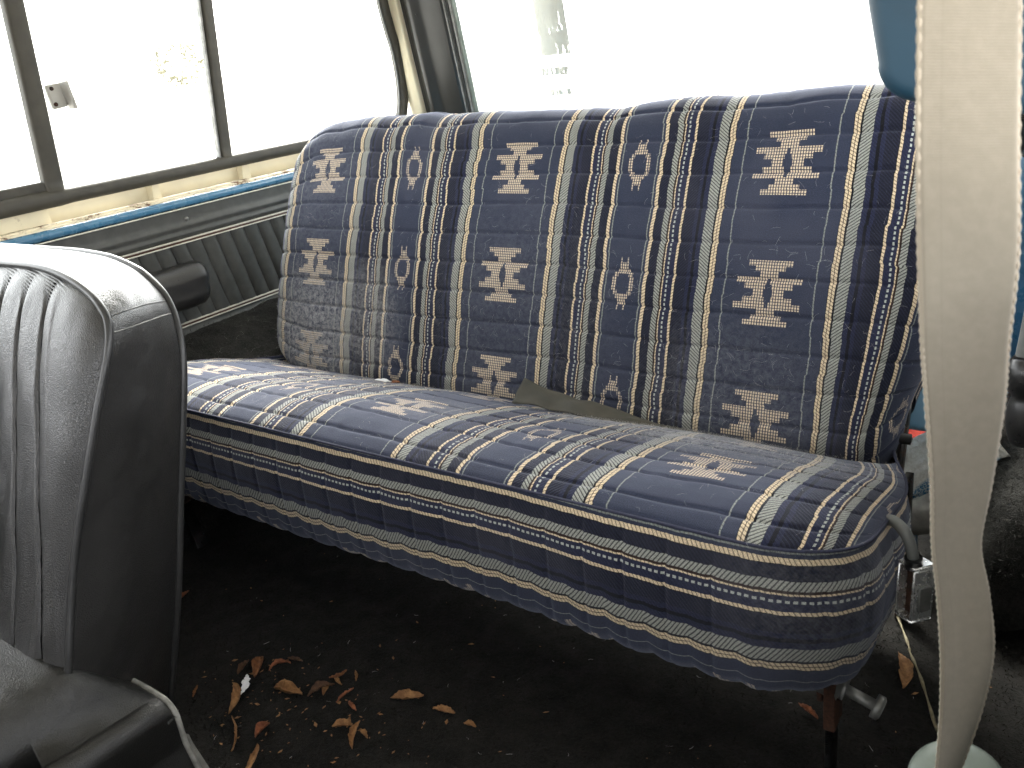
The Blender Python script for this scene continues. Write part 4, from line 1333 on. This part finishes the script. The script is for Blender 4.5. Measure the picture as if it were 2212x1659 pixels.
# ------------------------------------------------------------------ floor litter
def leaf(name, x, y, ln, wd, ang, curl, mat, label, bend=0., tw=.0, seed=0, jag=.25, lift=.004):
    n, m = 26, 11
    a = np.linspace(0, 1, n); b = np.linspace(-1, 1, m)
    A_, B_ = np.meshgrid(a, b, indexing='ij')
    w_ = wd * np.sin(np.pi * np.clip(A_, .015, .985)) ** .75 * (1 + jag * vnoise(A_ * 11, B_ * 1.2 + np.sign(B_) * 5, seed) * 2)
    cx_ = A_ * ln - ln / 2
    sy = B_ * w_ / 2 + bend * ln * ((A_ - .5) ** 2 * 4 - .5)
    z_ = np.abs(B_) ** 1.5 * wd * curl * np.sin(np.pi * A_) + .06 * ln * vnoise(A_ * 5, B_ * 1.5, seed + 1) + .003 * vnoise(A_ * 16, B_ * 4, seed + 2) + .10 * ln * (A_ - .5) ** 2 * tw
    P = np.stack([cx_, sy * (1 - .35 * curl * np.abs(B_)), z_], 2)
    P[:, :, 1:] *= .85
    P[:, :, 2] -= P[:, :, 2].min()
    dx_, dy_ = math.cos(ang), math.sin(ang) / .5            # turned so that it lies as seen
    az_ = math.hypot(x - CAM.x, y - CAM.y); ux, uy = (x - CAM.x) / az_, (y - CAM.y) / az_
    ang = math.atan2(-dx_ * ux + dy_ * uy, dx_ * uy + dy_ * ux)
    P[:, :, 0] *= .80 + .30 * abs(math.sin(math.atan2(dy_, dx_)))
    ca, sa = math.cos(ang), math.sin(ang)
    Q = np.stack([P[:, :, 0] * ca - P[:, :, 1] * sa, P[:, :, 0] * sa + P[:, :, 1] * ca, P[:, :, 2]], 2)
    nr = normals(Q); Q2 = Q - nr * .0005
    V = np.vstack([Q.reshape(-1, 3), Q2.reshape(-1, 3)])
    F = gridf(n, m).tolist() + gridf(n, m, off=n * m, flip=True).tolist()
    ring = [i * m for i in range(n)] + [(n - 1) * m + j for j in range(1, m)] + [i * m + m - 1 for i in range(n - 2, -1, -1)] + [j for j in range(m - 2, 0, -1)]
    for p, q in zip(ring, ring[1:] + ring[:1]): F.append([q, p, p + n * m, q + n * m])
    o = mesh(name, V, F, mat)
    o.location = (x, y, floorz(x, y) + lift)
    return o
G = 'dry leaves on the carpet'
R = math.radians
LV = [  # x, y, length, width, angle, curl, material, bend, label
    (.301, -.624, .055, .016, R(62), .5, 0, .22, 'tan crescent leaf below the white paper shred, by the front seat'),
    (.281, -.566, .040, .022, R(55), .6, 1, .05, 'brown crumpled leaf touching the top of the white paper shred'),
    (.306, -.549, .038, .012, R(0), .5, 2, -.32, 'reddish curled leaf shaped like a smile above the paper shred'),
    (.357, -.580, .046, .024, R(-28), .7, 0, .1, 'wide torn tan leaf in the middle of the litter'),
    (.395, -.555, .044, .018, R(5), .4, 3, -.2, 'dark dull leaf right of the wide torn leaf'),
    (.402, -.552, .018, .010, R(40), .5, 0, 0, 'small bright tan leaf scrap lying on the dark dull leaf'),
    (.431, -.546, .032, .006, R(18), .4, 2, -.1, 'thin rust sliver of leaf right of the dark dull leaf'),
    (.403, -.530, .020, .008, R(-70), .6, 0, .2, 'small hooked tan leaf bit above the dark dull leaf'),
    (.396, -.522, .030, .007, R(5), .5, 1, .25, 'arched brown leaf strip at the upper edge of the litter'),
    (.420, -.512, .019, .005, R(80), .4, 0, .1, 'tiny upright tan leaf sliver above the thin rust sliver'),
    (.455, -.556, .020, .008, R(-60), .6, 2, .1, 'small forked rust leaf bit below the thin rust sliver'),
    (.512, -.511, .050, .022, R(-8), .4, 0, .05, 'large pointed tan leaf lying alone right of the litter'),
    (.572, -.508, .033, .014, R(-18), .4, 0, 0, 'tan leaf piece next right of the lone large leaf'),
    (.616, -.511, .018, .009, R(-20), .6, 0, 0, 'small crumbled tan leaf furthest right on the open carpet'),
    (.470, -.589, .029, .015, R(-10), .5, 0, 0, 'boxy tan leaf fragment near the bottom picture edge'),
    (.496, -.593, .042, .013, R(52), .6, 0, -.1, 'long triangular tan leaf right of the boxy fragment'),
    (.506, -.586, .018, .008, R(-60), .5, 0, 0, 'little tan leaf tip beside the long triangular leaf'),
    (.382, -.645, .027, .016, R(20), .7, 2, 0, 'rust leaf scrap with crumbs below the wide torn leaf'),
    (.355, -.668, .060, .004, R(70), .3, 0, .12, 'thin curved tan leaf stalk near the front cushion'),
    (.410, -.684, .045, .012, R(40), .5, 0, .1, 'tan leaf strip at the bottom picture edge left of centre'),
    (.262, -.577, .028, .013, R(30), .5, 3, 0, 'dark brown leaf crumbs left of the brown crumpled leaf'),
    (.235, -.640, .020, .005, R(45), .4, 1, 0, 'short brown leaf sliver next to the front seat corner'),
    (.318, -.530, .025, .008, R(-25), .4, 3, 0, 'dark dull leaf strip above the reddish curled leaf'),
    (.021, -.503, .022, .010, R(25), .5, 2, 0, 'small rust leaf half hidden by the front seat edge'),
    (1.049, -.180, .060, .022, R(105), .35, 0, .12, 'tan leaf lying right of the bench end near the buckle'),
    (.968, -.301, .030, .010, R(-25), .4, 2, 0, 'rust leaf sliver under the front right of the bench'),
]
for i, (x, y, ln, wd, an, cu, mi, be, lb) in enumerate(LV):
    tag(leaf('dry_leaf', x, y, ln, wd, an, cu, M_LEAF[mi], lb, be, .6, i * 7 + 1), lb, 'leaf', G)
# two leaf crumbs in the seat crease
for (x, y, z, lb) in ((.095, -.185, -.326, 'tiny brown leaf crumb in the seat crease left of the white tag'), (.243, -.168, -.3225, 'tiny brown leaf crumb on the folded belt loop')):
    o = leaf('dry_leaf', x, y, .020, .010, .2, .5, M_LEAF[2], lb, 0, 0, int(x * 100))
    o.location = (x, y, z); tag(o, lb, 'leaf', 'leaf crumbs in the seat crease')
# paper shred
o = leaf('paper_shred', .294, -.600, .036, .013, R(52), .1, M_TAG, '', .06, 0, 77, .5)
tag(o, 'small white paper shred between two curled leaves on the carpet', 'paper')
# straw along the floor at right
pth = spline([(1.016, -.066, FLOOR + .006), (1.043, -.127, FLOOR + .008), (1.050, -.145, FLOOR + .007), (1.071, -.190, FLOOR + .009), (1.102, -.267, FLOOR + .008)], 40)
tag(tube('dry_stalk', pth, .0016 + .0006 * np.sin(np.arange(40) * .9), surf('dry_stalk_straw', (.20, .17, .10), .8, .4, 120, 400, .3), None, 7), 'thin dry straw stalk on the carpet right of the bench end', 'stalk')
# crumbs: uncountable
V = []; F = []
nC = 900
cx_ = np.concatenate([RNG.normal(.40, .11, 130), RNG.uniform(.0, 1.15, 90)]); cy_ = np.concatenate([RNG.normal(-.60, .05, 130), RNG.uniform(-.75, .0, 90)])
mats_i = []
for x, y in zip(cx_, cy_):
    r = abs(RNG.normal(0, .0009)) + .0004
    if RNG.random() < .06: r *= 1.9
    z = floorz(x, y) + .004
    b_ = len(V)
    d = RNG.normal(size=(6, 3)) * np.array([r * 1.3, r, r * .5])
    d[0] = (r * 1.6, 0, 0); d[1] = (-r * 1.6, 0, 0)
    an = RNG.uniform(0, 6.28); ca, sa = math.cos(an), math.sin(an)
    base6 = np.array([(1.6, 0, 0), (-1.6, 0, 0), (0, .8, 0), (0, -.8, 0), (0, 0, .5), (0, 0, -.5)]) * r + d * .25
    base6[:, 0], base6[:, 1] = base6[:, 0] * ca - base6[:, 1] * sa, base6[:, 0] * sa + base6[:, 1] * ca
    for p in base6: V.append((x + p[0], y + p[1], z + p[2]))
    for f_ in ((0, 2, 4), (2, 1, 4), (1, 3, 4), (3, 0, 4), (2, 0, 5), (1, 2, 5), (3, 1, 5), (0, 3, 5)): F.append([b_ + q for q in f_])
o = mesh('leaf_crumbs', V, F, M_LEAF[0], smooth=False)
tag(o, 'fine leaf crumbs scattered over the black carpet', None, kind='stuff')
# pale grit and fluff
V = []; F = []
for _ in range(150):
    x, y = RNG.uniform(.1, 1.15), RNG.uniform(-.72, .05); z = floorz(x, y) + .0055
    a = RNG.uniform(0, 6.28); L = RNG.uniform(.002, .009); k = RNG.uniform(-1, 1); b_ = len(V)
    for q in range(4):
        t = q / 3
        p = np.array([x + math.cos(a + k * t) * L * t, y + math.sin(a + k * t) * L * t, z])
        V.append(p); V.append(p + np.array([-math.sin(a) * .0004, math.cos(a) * .0004, .0002]))
    for q in range(3): F.append([b_ + 2 * q, b_ + 2 * q + 1, b_ + 2 * q + 3, b_ + 2 * q + 2])
tag(mesh('carpet_fluff', V, F, M_HAIR), 'short pale threads and fluff on the black carpet', None, kind='stuff')
